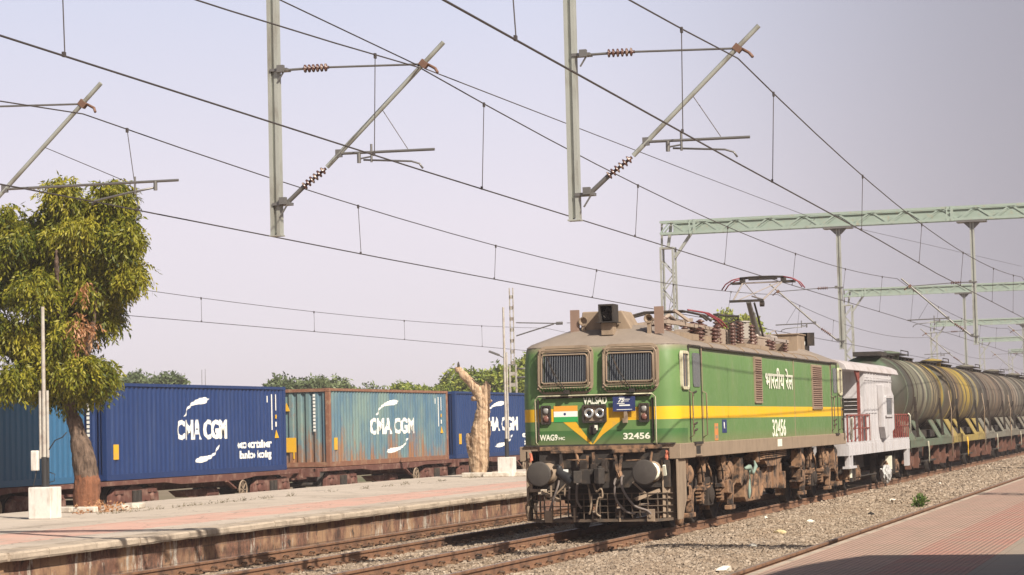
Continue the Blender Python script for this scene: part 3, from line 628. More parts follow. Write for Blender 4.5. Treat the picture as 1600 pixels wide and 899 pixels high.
b.box(-.50, .05, -.12, .14, .92, 1.12); b.box(-.72, -.45, -.02, .20, .90, 1.16); b.prism([(-.50, -.22), (-.74, -.28), (-.84, -.20), (-.80, -.10), (-.66, -.12), (-.52, -.02)], 'z', .90, 1.18); b.prism([(-.50, .16), (-.70, .30), (-.86, .26), (-.72, .14)], 'z', .92, 1.14); b.cyl((-.66, -.17, .86), (-.66, -.17, 1.22), .05)
P('coupler', b, m_dark, bev=.012)
b = MB(); b.cyl((-.60, .60, 1.13), (-.72, .30, .93), .09, .10, 12); b.cyl((-.55, .62, 1.10), (-.5, .62, 1.22), .05); b.tube([(-.2, .80, 1.2), (-.4, .68, 1.22), (-.55, .62, 1.16)], .04); P('jumper_cable', b, m_black)
b = MB()
for i in range(3): b.box(-.70-.02*i, -.66-.02*i, .50-.09*i, .54-.09*i, 1.02-.045*i, 1.12-.045*i)
b.box(-.68, -.62, .42, .50, 1.10, 1.17); P('jumper_tag', b, m_whit)
def hose(pts, r=.022, mt=None, nm='air_hose'):
    pts = [Vector(p) for p in pts]; out = []
    for i in range(len(pts)-1):
        p0, p1, p2, p3 = pts[max(i-1, 0)], pts[i], pts[i+1], pts[min(i+2, len(pts)-1)]
        for t in np.linspace(0, 1, 7)[:-1]:
            out.append(.5*((2*p1)+(-p0+p2)*t+(2*p0-5*p1+4*p2-p3)*t*t+(-p0+3*p1-3*p2+p3)*t**3))
    out.append(pts[-1]); b = MB(); b.tube(out, r, 8); return P(nm, b, mt or m_hose)
m_hose = mat('grey_rubber_hose', (.16, .13, .115), .6, var=.2)
hose([(-.05, -.45, 1.02), (-.22, -.46, .98), (-.30, -.50, .78), (-.32, -.70, .50), (-.25, -.92, .40), (-.22, -.99, .33)])
hose([(-.05, -.33, .98), (-.22, -.33, .92), (-.28, -.36, .62), (-.25, -.52, .40), (-.22, -.70, .34)])
hose([(-.05, .35, 1.0), (-.22, .36, .95), (-.27, .37, .62), (-.22, .30, .45)]); hose([(-.05, .55, 1.0), (-.2, .52, .9), (-.25, .52, .6)], .018)
hose([(-.1, .10, .9), (-.2, .02, .75), (-.24, -.08, .80), (-.24, -.10, .65), (-.24, -.02, .62), (-.25, .02, .38), (-.25, -.06, .30)], .018, m_tan, 'pipe')
hose([(-.1, .22, .95), (-.22, .16, .84), (-.24, .12, .5), (-.22, .16, .34)], .018, m_tan, 'pipe')
hose([(-.1, .75, .95), (-.22, .74, .85), (-.24, .85, .55), (-.22, .9, .42)], .02)
for y in (-.98, .93):
    b = MB(); b.box(-.22, -.16, y-.07, y+.07, .20, .42); b.cyl((-.24, y, .30), (-.21, y, .30), .035); P('guard_foot', b, m_tan, bev=.006)
# cattle guard: an egg-crate grid of flat bars, its right and left quarters bent back
b = MB(); ge = .06; xg = -.16
for z in (.24, .36, .48, .60, .70): b.box(xg, xg+.05, -.92, 1.02, z, z+.014); b.bar((xg+.02, -.92, z), (ge+.08, -1.40, z+.0), .05, .014); b.bar((xg+.02, 1.02, z), (ge+.08, 1.34, z), .05, .014)
for y in np.linspace(-.92, 1.02, 14): b.box(xg-.004, xg+.046, y-.007, y+.007, .22, .715)
for y0_, y1_, xx in ((-.92, -1.40, 1), (1.02, 1.34, 1)):
    for t_ in (.33, .66, 1): yy = y0_+(y1_-y0_)*t_; xx_ = xg+.02+(ge+.08-xg-.02)*t_; b.box(xx_-.02, xx_+.03, yy-.007, yy+.007, .22+.03*t_, .715)
b.box(xg-.01, xg+.06, -.95, 1.05, .20, .24); b.bar((xg+.02, -.93, .21), (ge+.1, -1.42, .24), .06, .05); b.bar((xg+.02, 1.03, .21), (ge+.1, 1.36, .24), .06, .05)
P('cattle_guard', b, mat('guard_bars', (.115, .08, .055), .85, dirt=(.06, .05, .04), dscale=6))
b = MB()
for (y, z, hgt) in ((.88, .77, .10), (.62, .77, .06), (.45, .3, .16), (-.4, .3, .1)): b.bar((-.17, y, z-.1), (-.17, y, z+hgt), .03); b.bar((-.17, y-.06, z), (-.17, y+.06, z), .02)
b.tube([(-.18, 1.34, .30), (-.2, 1.36, .50), (-.18, 1.25, .68)], .02); b.box(-.2, -.16, 1.15, 1.2, .42, .55); P('guard_fittings', b, m_tan)

# ---- underframe equipment between the bogies
b = MB(); b.prism([(7.25, .98), (7.20, .36), (7.35, .26), (8.9, .26), (9.35, .48), (11.55, .42), (11.55, 1.02), (9.6, 1.02), (9.35, .9), (8.5, .9), (8.2, .98)], 'y', -1.22, 1.2); P('transformer_tank', b, m_under, bev=.02)
b = MB()
for x0_ in (7.95, 8.85): b.prism([(x0_, .34), (x0_+.06, .34), (x0_+.75, .95), (x0_+.69, .95)], 'y', -1.26, -1.20)
b.box(10.3, 10.36, -1.25, -1.2, .45, 1.0); b.box(11.2, 11.56, -1.30, -1.15, .42, .80); P('tank_rib', b, m_under)
b = MB(); b.prism([(8.7, 1.12), (10.9, 1.12), (10.45, .96), (9.1, .96)], 'y', -1.36, -.9); P('oil_pan', b, m_under, bev=.01)
b = MB(); b.cyl((7.9, -1.38, 1.19), (7.9, -1.1, 1.19), .10); b.box(7.78, 8.02, -1.4, -1.2, 1.08, 1.30)
for j in range(4): b.tube([(7.95, -1.36-.0*j, 1.13+.045*j), (8.6, -1.40, 1.15+.045*j), (9.8, -1.40, 1.15+.045*j), (11.4, -1.36, 1.165+.04*j)], .018)
P('cooling_pipes', b, m_under)
b = MB()
for x in (7.0, 12.0): b.box(x, x+.5, -1.0, 1.0, .7, 1.3)
b.box(1.8, 17.5, -.5, .5, .9, 1.31); P('underframe', b, m_dark)
# rag hung by the tank
b = MB(); pts = [(6.5, -1.38, .98), (6.75, -1.42, 1.0), (7.0, -1.40, .90), (7.25, -1.40, .86), (7.45, -1.42, 1.0), (7.5, -1.38, 1.12)]
b.tube(pts, [.03, .06, .05, .03, .045, .015], 7); b.tube([(6.75, -1.42, .95), (6.68, -1.44, .72), (6.6, -1.44, .50), (6.55, -1.44, .36)], [.03, .02, .035, .02], 7); P('hanging_rag', b, m_bluebag)

# ---- bogies
def bogie(xc, par, first):
    bg_ = []
    f = MB()
    for s in (-1, 1):
        f.box(xc-2.55, xc+2.55, s*1.02-.09, s*1.02+.09, .70, .90)
        for a in (-1.85, 0, 1.85): f.prism([(xc+a-.42, .72), (xc+a-.30, .48), (xc+a+.30, .48), (xc+a+.42, .72)], 'y', s*1.02-.07, s*1.02+.07)
        f.prism([(xc-1.45, .90), (xc-1.05, 1.05), (xc+1.05, 1.05), (xc+1.45, .90)], 'y', s*1.02-.08, s*1.02+.08)
    f.box(xc-.95, xc-.80, -1, 1, .7, .95); f.box(xc+.80, xc+.95, -1, 1, .7, .95)
    bo = f.build('bogie', m_under2, par, .012)
    for a in (-1.85, 0, 1.85):
        w_ = MB(); w_.cyl((xc+a, -1.05, .546), (xc+a, 1.05, .546), .09)
        for s in (-1, 1): w_.lathe((xc+a, s*.80, .546), (0, s, 0), [(-.02, .12), (-.02, .44), (-.03, .57), (.0, .575), (.02, .548), (.12, .546), (.13, .50), (.10, .47), (.07, .40), (.07, .2), (.12, .16), (.14, 0)], 32)
        w_.build('wheelset', m_dark, bo)
        x_ = MB(); s = -1
        x_.box(xc+a-.24, xc+a+.24, -1.26, -1.02, .34, .72); x_.lathe((xc+a, -1.24, .546), (0, -1, 0), [(0, .17), (.05, .17), (.08, .10), (.09, 0)], 16); x_.box(xc+a-.42, xc+a+.42, -1.2, -1.04, .40, .50)
        x_.build('axle_box', m_under2 if a == 0 else m_under, bo, .012)
        for q in (-.34, .34):
            c_ = MB(); hel = [(xc+a+q+.075*math.cos(t_), -1.14+.075*math.sin(t_), .50+.26*t_/(2*math.pi*5)) for t_ in np.linspace(0, 2*math.pi*5, 50)]; c_.tube(hel, .017, 5); c_.build('coil_spring', m_under, bo)
        if a == 0: continue
        c_ = MB(); c_.lathe((xc+a-.38, -1.10, 1.00), (-.35, -1, .0), [(-.2, .03), (.0, .05), (.02, .15), (.08, .19), (.26, .19), (.30, .14), (.32, 0)], 20); c_.bar((xc+a-.40, -1.36, .96), (xc+a-.86, -1.34, .80), .05); c_.build('brake_cylinder', m_under, bo)
        # brake hanger arm: an angular casting that reaches down past the wheel
        c_ = MB(); c_.prism([(xc+a-.95, .80), (xc+a-.60, .80), (xc+a-.32, .68), (xc+a-.36, .50), (xc+a-.46, .30), (xc+a-.56, .30), (xc+a-.55, .52), (xc+a-.92, .54)], 'y', -1.42, -1.30)
        c_.prism([(xc+a-.24, .72), (xc+a-.16, .72), (xc+a-.12, .30), (xc+a-.20, .24)], 'y', -1.36, -1.28); c_.box(xc+a-.70, xc+a-.22, -1.42, -1.28, .20, .29); c_.build('brake_hanger', m_under, bo, .015)
        c_ = MB(); c_.box(xc+a-.66, xc+a-.54, -.95, -.75, .2, .8); c_.tube([(xc+a-.9, -1.3, .80), (xc+a-.6, -1.35, .66), (xc+a-.15, -1.32, .62), (xc+a+.5, -1.3, .75)], .025); c_.build('brake_shoe', m_under, bo)
    for q in (-.93, .93):
        c_ = MB(); c_.cyl((xc+q, -1.28, .72), (xc+q, -1.28, 1.28), .075); c_.cyl((xc+q, -1.28, 1.0), (xc+q, -1.28, 1.32), .10); c_.box(xc+q-.13, xc+q+.13, -1.36, -1.18, .66, .74); c_.build('damper', m_under, bo, .008)
        c_ = MB()
        for j in range(3): c_.box(xc+q-.26+.03*j, xc+q+.26-.03*j, -1.30, -1.22, .60-.07*j, .63-.07*j)
        c_.box(xc+q-.04, xc+q+.04, -1.32, -1.2, .40, .68); c_.build('leaf_bracket', m_under, bo)
        c_ = MB(); hz_ = [(xc+q+.28, -1.32, 1.22), (xc+q+.40, -1.38, 1.02), (xc+q+.50, -1.38, .82), (xc+q+.40, -1.36, .72), (xc+q+.15, -1.36, .70)]; c_.tube(hz_, .022, 6); c_.tube([(xc+q-.2, -1.3, 1.28), (xc+q-.28, -1.36, 1.1), (xc+q-.2, -1.36, .95), (xc+q-.1, -1.34, .82)], .018, 6); c_.tube([(xc+q+.1, -1.33, 1.28), (xc+q+.16, -1.36, 1.16), (xc+q+.3, -1.35, 1.14), (xc+q+.32, -1.35, 1.28)], .03, 6); c_.build('flexible_pipe', m_under, bo)
    c_ = MB(); c_.prism([(xc+2.25, 1.22), (xc+2.60, 1.22), (xc+2.60, .78), (xc+2.45, .62), (xc+2.25, .70)], 'y', -1.40, -1.12); c_.tube([(xc+2.4, -1.28, .65), (xc+2.35, -1.0, .35), (xc+2.3, -.9, .18)], .02); c_.build('sand_box', m_under, bo, .02)
    c_ = MB(); c_.box(xc-2.78, xc-2.62, -1.42, -1.2, .62, 1.28); c_.box(xc-2.95, xc-2.6, -1.42, -1.18, .52, .56); c_.box(xc-2.95, xc-2.6, -1.42, -1.18, .86, .89); c_.build('step', m_under, bo)
    return bo
bogie(3.62, loco, True); bogie(15.66, loco, False)
b = MB(); b.lathe((.86, -1.28, .25), (0, -1, 0), [(-.1, .05), (-.08, .17), (0, .20), (.03, .17), (.04, 0)], 16); b.bar((.86, -1.3, .25), (1.15, -1.3, .46), .03); b.tube([(18.3, -1.3, 1.28), (18.45, -1.36, .95), (18.4, -1.36, .45), (18.7, -1.36, .36)], .05); b.box(18.2, 19.0, -1.42, -1.15, .26, .36); P('speed_sensor', b, m_under)
b = MB(); b.lathe((LL-.02, -.978, 1.09), (1, 0, 0), [(0, .19), (.05, .13), (.55, .10), (.57, .2), (.64, .225), (.65, 0)], 20); b.lathe((LL-.02, .978, 1.09), (1, 0, 0), [(0, .19), (.05, .13), (.55, .10), (.57, .2), (.64, .225), (.65, 0)], 20); b.box(LL-.05, LL+.66, -.12, .12, .9, 1.15); P('rear_buffers', b, m_dark)

# ---- roof equipment
def insulator(b, x, y, z, h, r=.09):
    n_ = max(3, int(h/.07)); prof = []
    for i in range(n_): t0 = h*i/n_; prof += [(t0, r*.5), (t0+.3*h/n_, r), (t0+.45*h/n_, r), (t0+.75*h/n_, r*.5)]
    b.lathe((x, y, z), (0, 0, 1), prof+[(h, .03)], 12)
ZR = 3.80; ZB = 3.53
m_pan = mat('pantograph_steel', (.42, .36, .32), .5, .3, var=.2); m_panr = mat('red_horn_paint', (.22, .035, .045), .5)
def ins_part(x, y, h, r=.09): b = MB(); insulator(b, x, y, ZB, 3.76-ZB+h, r); P('insulator', b, m_ins)
for (x, y, h, r) in ((7.75, -.25, .40, .10), (9.25, -.3, .50, .10), (11.65, -.3, .52, .10), (9.6, .5, .42, .1), (11.3, .5, .4, .1), (10.2, -.1, .30, .12), (10.7, -.1, .30, .12), (11.9, -.6, .2, .09), (6.1, -.45, .28, .12), (7.0, -.45, .28, .12), (6.1, .45, .28, .12), (7.6, .45, .28, .12), (8.0, .5, .4, .08), (8.7, -.75, .34, .08), (9.9, -.7, .40, .08), (10.45, .45, .42, .08), (10.9, -.75, .38, .08), (11.3, -.2, .34, .10), (7.4, -.7, .26, .09), (6.6, -.8, .16, .1), (5.4, -.75, .14, .1), (12.4, -.85, .08, .09), (3.2, .5, .28, .12), (3.2, -.5, .28, .12)): ins_part(x, y, h, r)
b = MB(); b.tube([(9.25, -.3, 4.32), (10.4, -.3, 4.34), (11.65, -.3, 4.38)], .025); b.tube([(7.75, -.25, 4.22), (8.5, -.25, 4.26), (9.25, -.3, 4.30)], .02); b.tube([(11.65, -.3, 4.38), (13, 0, 4.2), (15, .2, 4.05)], .02); b.box(9.1, 9.35, -.35, -.25, 4.28, 4.34); b.tube([(8.7, -.7, 4.14), (9.3, -.66, 4.24), (9.9, -.6, 4.20), (10.9, -.62, 4.18)], .014); b.tube([(8.0, .5, 4.2), (9.6, .5, 4.24), (11.3, .5, 4.2)], .014); b.tube([(9.9, -.6, 4.2), (10.1, -.3, 4.12), (10.2, -.1, 4.1)], .012)
P('busbar', b, m_dark)
b = MB(); b.box(9.15, 11.9, -.95, .7, ZB, 3.66); b.box(2.9, 7.6, -.75, -.55, ZB, 3.74); b.box(2.9, 7.6, .55, .75, ZB, 3.74); b.box(14.3, 17.0, -.6, .6, ZB, 3.64); P('roof_frame', b, m_tan)
b = MB(); b.box(9.9, 10.35, -.45, .1, 3.66, 4.02); b.cyl((10.7, .2, 3.66), (10.7, .2, 4.05), .14); b.box(11.1, 11.5, .0, .4, 3.66, 3.95); b.cyl((9.5, .1, 3.66), (9.5, .1, 4.0), .12); P('switchgear', b, m_under2)
b = MB(); b.box(8.1, 9.0, -.55, .4, ZB, 3.98)
for j in range(6): b.box(8.12+.15*j, 8.18+.15*j, -.60, -.55, ZB+.05, 3.96)
P('resistor_box', b, m_tanL, bev=.01)
b = MB(); b.cyl((13.2, -.05, 3.92), (13.2, -.05, 4.30), .20, .20, 28); b.cyl((13.2, -.05, 4.30), (13.2, -.05, 4.33), .22, .21, 28); P('surge_tank', b, mat('grey_tank', (.30, .27, .235), .7, var=.15), bev=.01)
b = MB(); b.box(12.5, 13.9, -.6, .6, ZB, 3.88); b.box(12.2, 14.2, -.55, -.45, 3.9, 3.95); P('tank_base', b, m_tanL, bev=.015)
b = MB(); b.box(18.0-.4, 19.0-.2, -.55, .45, 3.6, 3.70); P('rear_roof_step', b, m_tanL)
b = MB(); b.box(17.0, 18.05, -.72, .33, ZB, 4.12); b.box(16.96, 18.1, -.75, .36, 4.11, 4.14); P('rear_roof_box', b, m_tan, bev=.01)
b = MB(); b.box(18.45, 18.75, -.72, -.62, 3.6, 4.2); b.box(18.45, 18.5, -.9, -.5, 3.86, 4.2); P('rear_light_plate', b, m_dark); b = MB(); b.lathe((18.4, -.55, 3.92), (-1, 0, 0), [(-.2, .05), (0, .08), (.1, .14), (.12, .14), (.06, .05), (.05, 0)], 16); b.box(18.3, 18.6, -.62, -.48, 3.6, 3.85); P('rear_horn', b, m_whit)
# folded front pantograph: red horns lying low above the roof
b = MB(); b.tube([(5.2, -.95, 4.02), (5.3, -.8, 4.14), (5.4, -.4, 4.24), (5.4, .4, 4.24), (5.3, .8, 4.14), (5.2, .95, 4.02)], .025); b.tube([(5.6, -.95, 4.02), (5.7, -.8, 4.14), (5.8, -.4, 4.24), (5.8, .4, 4.24), (5.7, .8, 4.14), (5.6, .95, 4.02)], .025); fp = P('folded_pantograph', b, m_dark)
b = MB()
for xx in (6.35, 6.75): b.tube([(xx-.9, -.50, 4.26), (xx-.3, -.72, 4.22), (xx+.15, -.88, 4.08), (xx+.3, -.98, 3.93)], .019)
P('red_horn', b, m_panr, fp)
b = MB(); b.bar((4.1, -.35, 3.92), (6.9, -.25, 4.12), .07); b.bar((4.1, .35, 3.92), (6.9, .25, 4.12), .07); b.tube([(4.3, -.2, 4.0), (5.2, -.15, 4.15), (6.6, -.1, 4.0)], .045); b.bar((3.0, -.6, 3.93), (7.3, -.6, 3.93), .07); b.bar((3.0, .6, 3.93), (7.3, .6, 3.93), .07); b.bar((4.6, -.7, 4.0), (4.2, -.5, 4.20), .05); P('folded_arm', b, m_tanL, fp)
# raised rear pantograph
b = MB()
b.box(14.8, 17.0, -.5, -.42, 3.90, 3.97); b.box(14.8, 17.0, .42, .5, 3.90, 3.97); b.box(15.0, 15.1, -.5, .5, 3.88, 3.98); b.box(16.6, 16.7, -.5, .5, 3.88, 3.98); b.tube([(15.2, 0, 4.0), (15.6, 0, 4.12), (16.4, .0, 4.08), (16.9, 0, 3.98)], .06); b.cyl((15.3, -.3, 4.0), (16.2, -.3, 4.0), .07); b.tube([(15.3, -.35, 4.12), (16.2, -.3, 4.2), (17.2, -.2, 4.08)], .015)
pn = P('pantograph', b, m_pan, bev=.0)
for (x, y) in ((15.0, -.46), (15.0, .46), (16.65, -.46), (16.65, .46)): b = MB(); insulator(b, x, y, ZB, .36, .09); P('insulator', b, m_ins, pn)
b = MB(); b.cyl((15.55, 0, 4.0), (14.42, 0, 4.86), .085, .06, 12); P('lower_arm', b, m_tubeS, pn)
b = MB(); b.cyl((15.1, -.22, 3.98), (14.15, -.2, 4.80), .025); b.bar((14.2, -.42, 4.86), (14.2, .42, 4.86), .06); b.cyl((14.25, -.42, 4.78), (14.25, -.32, 4.78), .07); P('thrust_rod', b, m_dark, pn)
b = MB()
b.cyl((14.3, -.36, 4.86), (16.3, -.50, 5.42), .022); b.cyl((14.3, .36, 4.86), (16.3, .50, 5.42), .022); b.cyl((14.3, -.3, 4.86), (16.3, .45, 5.42), .012); b.cyl((14.3, .3, 4.86), (16.3, -.45, 5.42), .012); b.bar((14.2, -.42, 4.87), (14.4, -.1, 4.98), .035); b.cyl((16.3, -.5, 5.42), (16.3, .5, 5.42), .02)
P('upper_arm', b, m_pan, pn)
for dx in (-.19, .19):
    b = MB(); pts = [(16.4+dx, y, z) for y, z in ((-1.02, 5.26), (-.92, 5.40), (-.75, 5.50), (-.55, 5.545), (-.3, 5.56), (0, 5.565), (.3, 5.56), (.55, 5.545), (.75, 5.50), (.92, 5.40), (1.02, 5.26))]
    hd = P('collector_head', MB().tube(pts[3:8], .021, 6), m_dark, pn); P('red_horn', MB().tube(pts[:4], .017, 6), m_panr, pn); P('red_horn', MB().tube(pts[7:], .017, 6), m_panr, pn)
b = MB(); b.box(16.22, 16.58, -.56, -.48, 5.42, 5.53); b.box(16.22, 16.58, .48, .56, 5.42, 5.53); b.box(16.24, 16.56, -.80, -.52, 5.40, 5.45); b.box(16.24, 16.56, .52, .80, 5.40, 5.45); b.box(16.35, 16.45, -.36, .36, 5.49, 5.54); P('head_carrier', b, m_dark, pn)
# ------------------------------------------------------------------ brake van
m_vanw = mat('chalky_white_paint', (.50, .48, .49), .75, var=.1, scale=2, dirt=(.30, .25, .225), dscale=2.8, dlo=.52, dhi=.8, stretch=(1.4, 1, .22))
m_vanr = mat('faded_red_paint', (.22, .05, .038), .7, var=.15, dirt=(.35, .22, .18), dscale=5, dlo=.55)
VX = 60.35
van = thing('brake_van', 'white brake van with red posts and railings behind the locomotive', 'brake van', (VX, LY, 0))
def V(name, b, mt, par=None, bev=0): return b.build(name, mt, par or van, bev)
VL = 12.6; VR = 10.2
b = MB(); b.box(0, VL, -1.46, 1.46, 1.26, 1.34); V('deck', b, m_vanw)
b = MB(); b.box(0, VL, -1.47, -1.42, .98, 1.27)
for i in range(26): b.box(i*.49, i*.49+.07, -1.49, -1.47, .98, 1.27)
b.box(0, .06, -1.42, 1.42, .98, 1.26)
for x in (.15, .65, 12.0, 12.35): b.box(x, x+.14, -1.47, -1.35, .70 if x < 2 else .45, .98)
b.box(.05, 1.3, -1.49, -1.3, .64, .70); V('side_sill', b, m_vanw)
n = 9; prof = [(-1.50, 3.25)]+[(1.50*math.sin(t), 3.27+.36*math.cos(t)**.8 if abs(math.cos(t)) > 1e-3 else 3.27) for t in np.linspace(-math.pi/2, math.pi/2, 13)]+[(1.50, 3.25)]
b = MB(); b.prism([(y, z.real) for y, z in prof], 'x', -.05, VR); V('roof', b, mat('dusty_van_roof', (.46, .42, .42), .8, dirt=(.33, .28, .26), dscale=1.5), None, .01)
b = MB(); b.box(3.4, 3.46, -1.44, 1.44, 1.34, 3.25); b.box(3.46, 8.9, -1.44, -1.39, 1.34, 3.25); b.box(3.46, 8.9, 1.39, 1.44, 1.34, 3.25); b.box(8.9, 8.96, -1.44, 1.44, 1.34, 3.25)
for x in (3.9, 4.4, 5.0, 5.6, 8.3): b.box(x, x+.05, -1.465, -1.44, 1.34, 3.25)
b.box(3.5, 8.9, -1.46, -1.44, 3.02, 3.06); b.box(3.5, 5.6, -1.46, -1.44, 2.10, 2.13)
for x in np.arange(3.6, 8.9, .3): b.cyl((x, -1.45, 3.10), (x, -1.47, 3.10), .02, n=6)
V('cabin', b, m_vanw)
b = MB(); framed(b, -1.35, -.2, 2.05, 2.58, .04, .06, 3.35, 3.41, 'x'); wv = V('window', b, m_vanw)
b = MB(); b.box(3.385, 3.40, -1.3, -.25, 2.1, 2.53); V('glass', b, m_dark, wv)
b = MB()
for z in (2.2, 2.31, 2.42): b.box(3.36, 3.375, -1.3, -.25, z, z+.018)
b.box(3.36, 3.375, -.8, -.77, 2.1, 2.53); V('window_bars', b, m_vanw, wv)
b = MB(); b.prism([(5.9, 2.92), (7.5, 2.84), (8.1, 2.62), (8.1, 1.62), (6.3, 1.36), (6.0, 1.7)], 'y', -1.62, -1.44); bay = V('side_bay', b, m_vanw, None, .02)
b = MB(); framed(b, 6.15, 7.65, 1.98, 2.60, .05, .07, -1.66, -1.62); V('bay_window_frame', b, m_vanw, bay); b = MB(); b.box(6.3, 7.5, -1.64, -1.62, 2.04, 2.54); V('bay_glass', b, m_glassg, bay); b = MB(); b.box(6.5, 7.3, -1.642, -1.638, 2.1, 2.48); V('bay_pane', b, m_glass, bay)
for x, w_ in ((2.30, .12), (2.95, .20), (8.97, .12), (9.45, .26), (10.0, .10)):
    b = MB(); b.box(x, x+w_, -1.47, -1.40, 1.34, 3.25)
    if x < 2.5: b.prism([(x, 3.25), (x, 2.95), (x-.5, 3.25)], 'y', -1.45, -1.41); V('post', b, m_vanr)
def railing(x0, x1, nb):
    b = MB(); b.box(x0, x1, -1.48, -1.44, 2.03, 2.07); b.box(x0+.9, x1, -1.475, -1.45, 1.68, 1.71); V('rail', b, m_vanr)
    for x in np.linspace(x0, x1-.09, nb):
        b = MB(); b.box(x, x+.09, -1.475, -1.445, 1.34, 2.05); V('baluster', b, m_vanr)
railing(.02, 4.1, 7); railing(9.0, 12.45, 8)
b = MB(); b.tube([(.25, -1.5, 1.4), (.25, -1.52, 1.98), (.55, -1.52, 1.98), (.55, -1.5, 1.4)], .022); b.tube([(12.3, -1.5, 2.07), (12.65, -1.5, 2.02), (12.68, -1.5, 1.45)], .025); V('grab_rail', b, m_letter)
b = MB(); b.box(8.96, 9.0, -1.3, -.4, 1.34, 3.1); b.box(.1, .14, -1.3, 1.3, 1.34, 2.05); V('end_panel', b, m_vanw)
for xc in (2.0, 10.0):
    f = MB(); f.box(xc-1.3, xc+1.3, -1.15, -1.05, .50, .72); f.box(xc-1.3, xc+1.3, 1.05, 1.15, .50, .72); f.box(xc-.3, xc+.3, -1.2, 1.2, .4, .95)
    for i in range(4): f.box(xc-.45, xc+.45, -1.22, -1.1, .74+.05*i, .775+.05*i)
    f.box(xc-.32, xc-.22, -1.3, -1.15, .25, 1.0); f.box(xc+.25, xc+.33, -1.3, -1.15, .25, 1.0); bo = V('bogie', f, m_dark, None, .01)
    for a in (-.95, .95):
        b = MB(); b.cyl((xc+a, -1, .46), (xc+a, 1, .46), .07)
        for s in (-1, 1): b.lathe((xc+a, s*.8, .46), (0, s, 0), [(-.03, .48), (0, .485), (.02, .46), (.12, .458), (.12, .38), (.07, .35), (.07, .15), (.12, .1)], 28)
        V('wheelset', b, m_dark, bo)
        b = MB(); b.box(xc+a-.2, xc+a+.2, -1.28, -1.08, .34, .62); b.cyl((xc+a, -1.32, .46), (xc+a, -1.2, .46), .12); b.box(xc+a-.3, xc+a+.3, -1.25, -1.15, .62, .68); b.bar((xc+a-.25, -1.26, .3), (xc+a+.25, -1.26, .3), .05); V('axle_box', b, m_under, bo, .01)
b = MB(); b.box(1.1, 1.25, -1.36, -1.2, .38, .72); b.box(8.9, 9.02, -1.38, -1.2, .42, .82); V('painted_stay', b, m_yel if False else m_letter)
b = MB(); b.cyl((3.4, -1.2, .35), (6.9, -1.2, .35), .02); b.box(4.5, 6.5, -.9, .9, .55, .98); b.box(VL-.05, VL+.5, -1.2, -.75, .95, 1.25); V('brake_gear', b, m_dark)
b = MB()
for s in (-1, 1): b.lathe((.0, s*.978, 1.09), (-1, 0, 0), [(-.1, .17), (.05, .12), (.30, .10), (.32, .2), (.36, .22), (.37, 0)], 18); b.lathe((VL, s*.978, 1.09), (1, 0, 0), [(-.1, .17), (.05, .12), (.30, .10), (.32, .2), (.36, .22), (.37, 0)], 18)
b.box(-.3, VL+.3, -.1, .1, .92, 1.14); V('buffer_gear', b, m_dark)
# crumpled bag caught beside the wheels
b = MB(); bm = bmesh.new(); bmesh.ops.create_icosphere(bm, subdivisions=3, radius=.24)
for v in bm.verts:
    q = v.co.normalized(); k_ = 1+.28*noise.noise(q*3.1)+.12*noise.noise(q*8); v.co = Vector((q.x*.34*k_, q.y*.16*k_, q.z*.27*k_))
me = bpy.data.meshes.new('plastic_bag'); bm.to_mesh(me); bm.free(); o = bpy.data.objects.new('plastic_bag', me); C.objects.link(o); me.materials.append(mat('grey_plastic', (.45, .44, .43), .35)); o.location = (68.0, 9.42, .31)
tag(o, 'crumpled pale grey bag stuck beside the rear wheels of the brake van', 'bag')

m_lad = mat('dirty_cream_ladder', (.42, .39, .30), .7, dirt=(.2, .16, .11), dscale=9)
# ------------------------------------------------------------------ tank wagons
def m_tank(name, cols, L=11.6):
    k = NT(name); q = k.xyz(); cr = k.n('ShaderNodeValToRGB'); cr.color_ramp.interpolation = 'LINEAR'; e = cr.color_ramp.elements
    e[0].position = cols[0][0]; e[0].color = (*cols[0][1], 1); e[1].position = cols[-1][0]; e[1].color = (*cols[-1][1], 1)
    for p_, c_ in cols[1:-1]: t_ = e.new(p_); t_.color = (*c_, 1)
    f = k.math('ADD', k.math('DIVIDE', q[0], L), k.math('MULTIPLY', k.math('SUBTRACT', k.noise(3, 4), .5), .03)); k.t.links.new(f, cr.inputs[0])
    c = k.mix(k.ramp(k.noise(1.6, 7, .7, (2.2, 1, .5)), .44, .74), cr.outputs[0], (.055, .042, .032)); c = k.mix(k.math('MULTIPLY', k.ramp(k.noise(2.5, 6, .7, (3, 1, .2)), .58, .8), .6), c, (.26, .22, .15)); c = k.mix(k.math('MULTIPLY', k.ramp(k.noise(.55, 3, .5, (2.5, 1, .3)), .47, .56), .85), c, (.045, .038, .03))  # stains, then wide dark bands that stand in for shadow between tanks
    c = k.mix(k.ramp(q[2], 2.55, 1.7), c, (.115, .085, .06)); k.bump(k.noise(8, 4), .2, .01); return k.out(c, .62)  # shading of the barrel's underside is painted into its colour
GR, OL, CR, YE, BR, DK, GY = (.06, .11, .055), (.095, .10, .065), (.33, .27, .15), (.38, .26, .03), (.14, .09, .05), (.045, .035, .027), (.15, .135, .10)
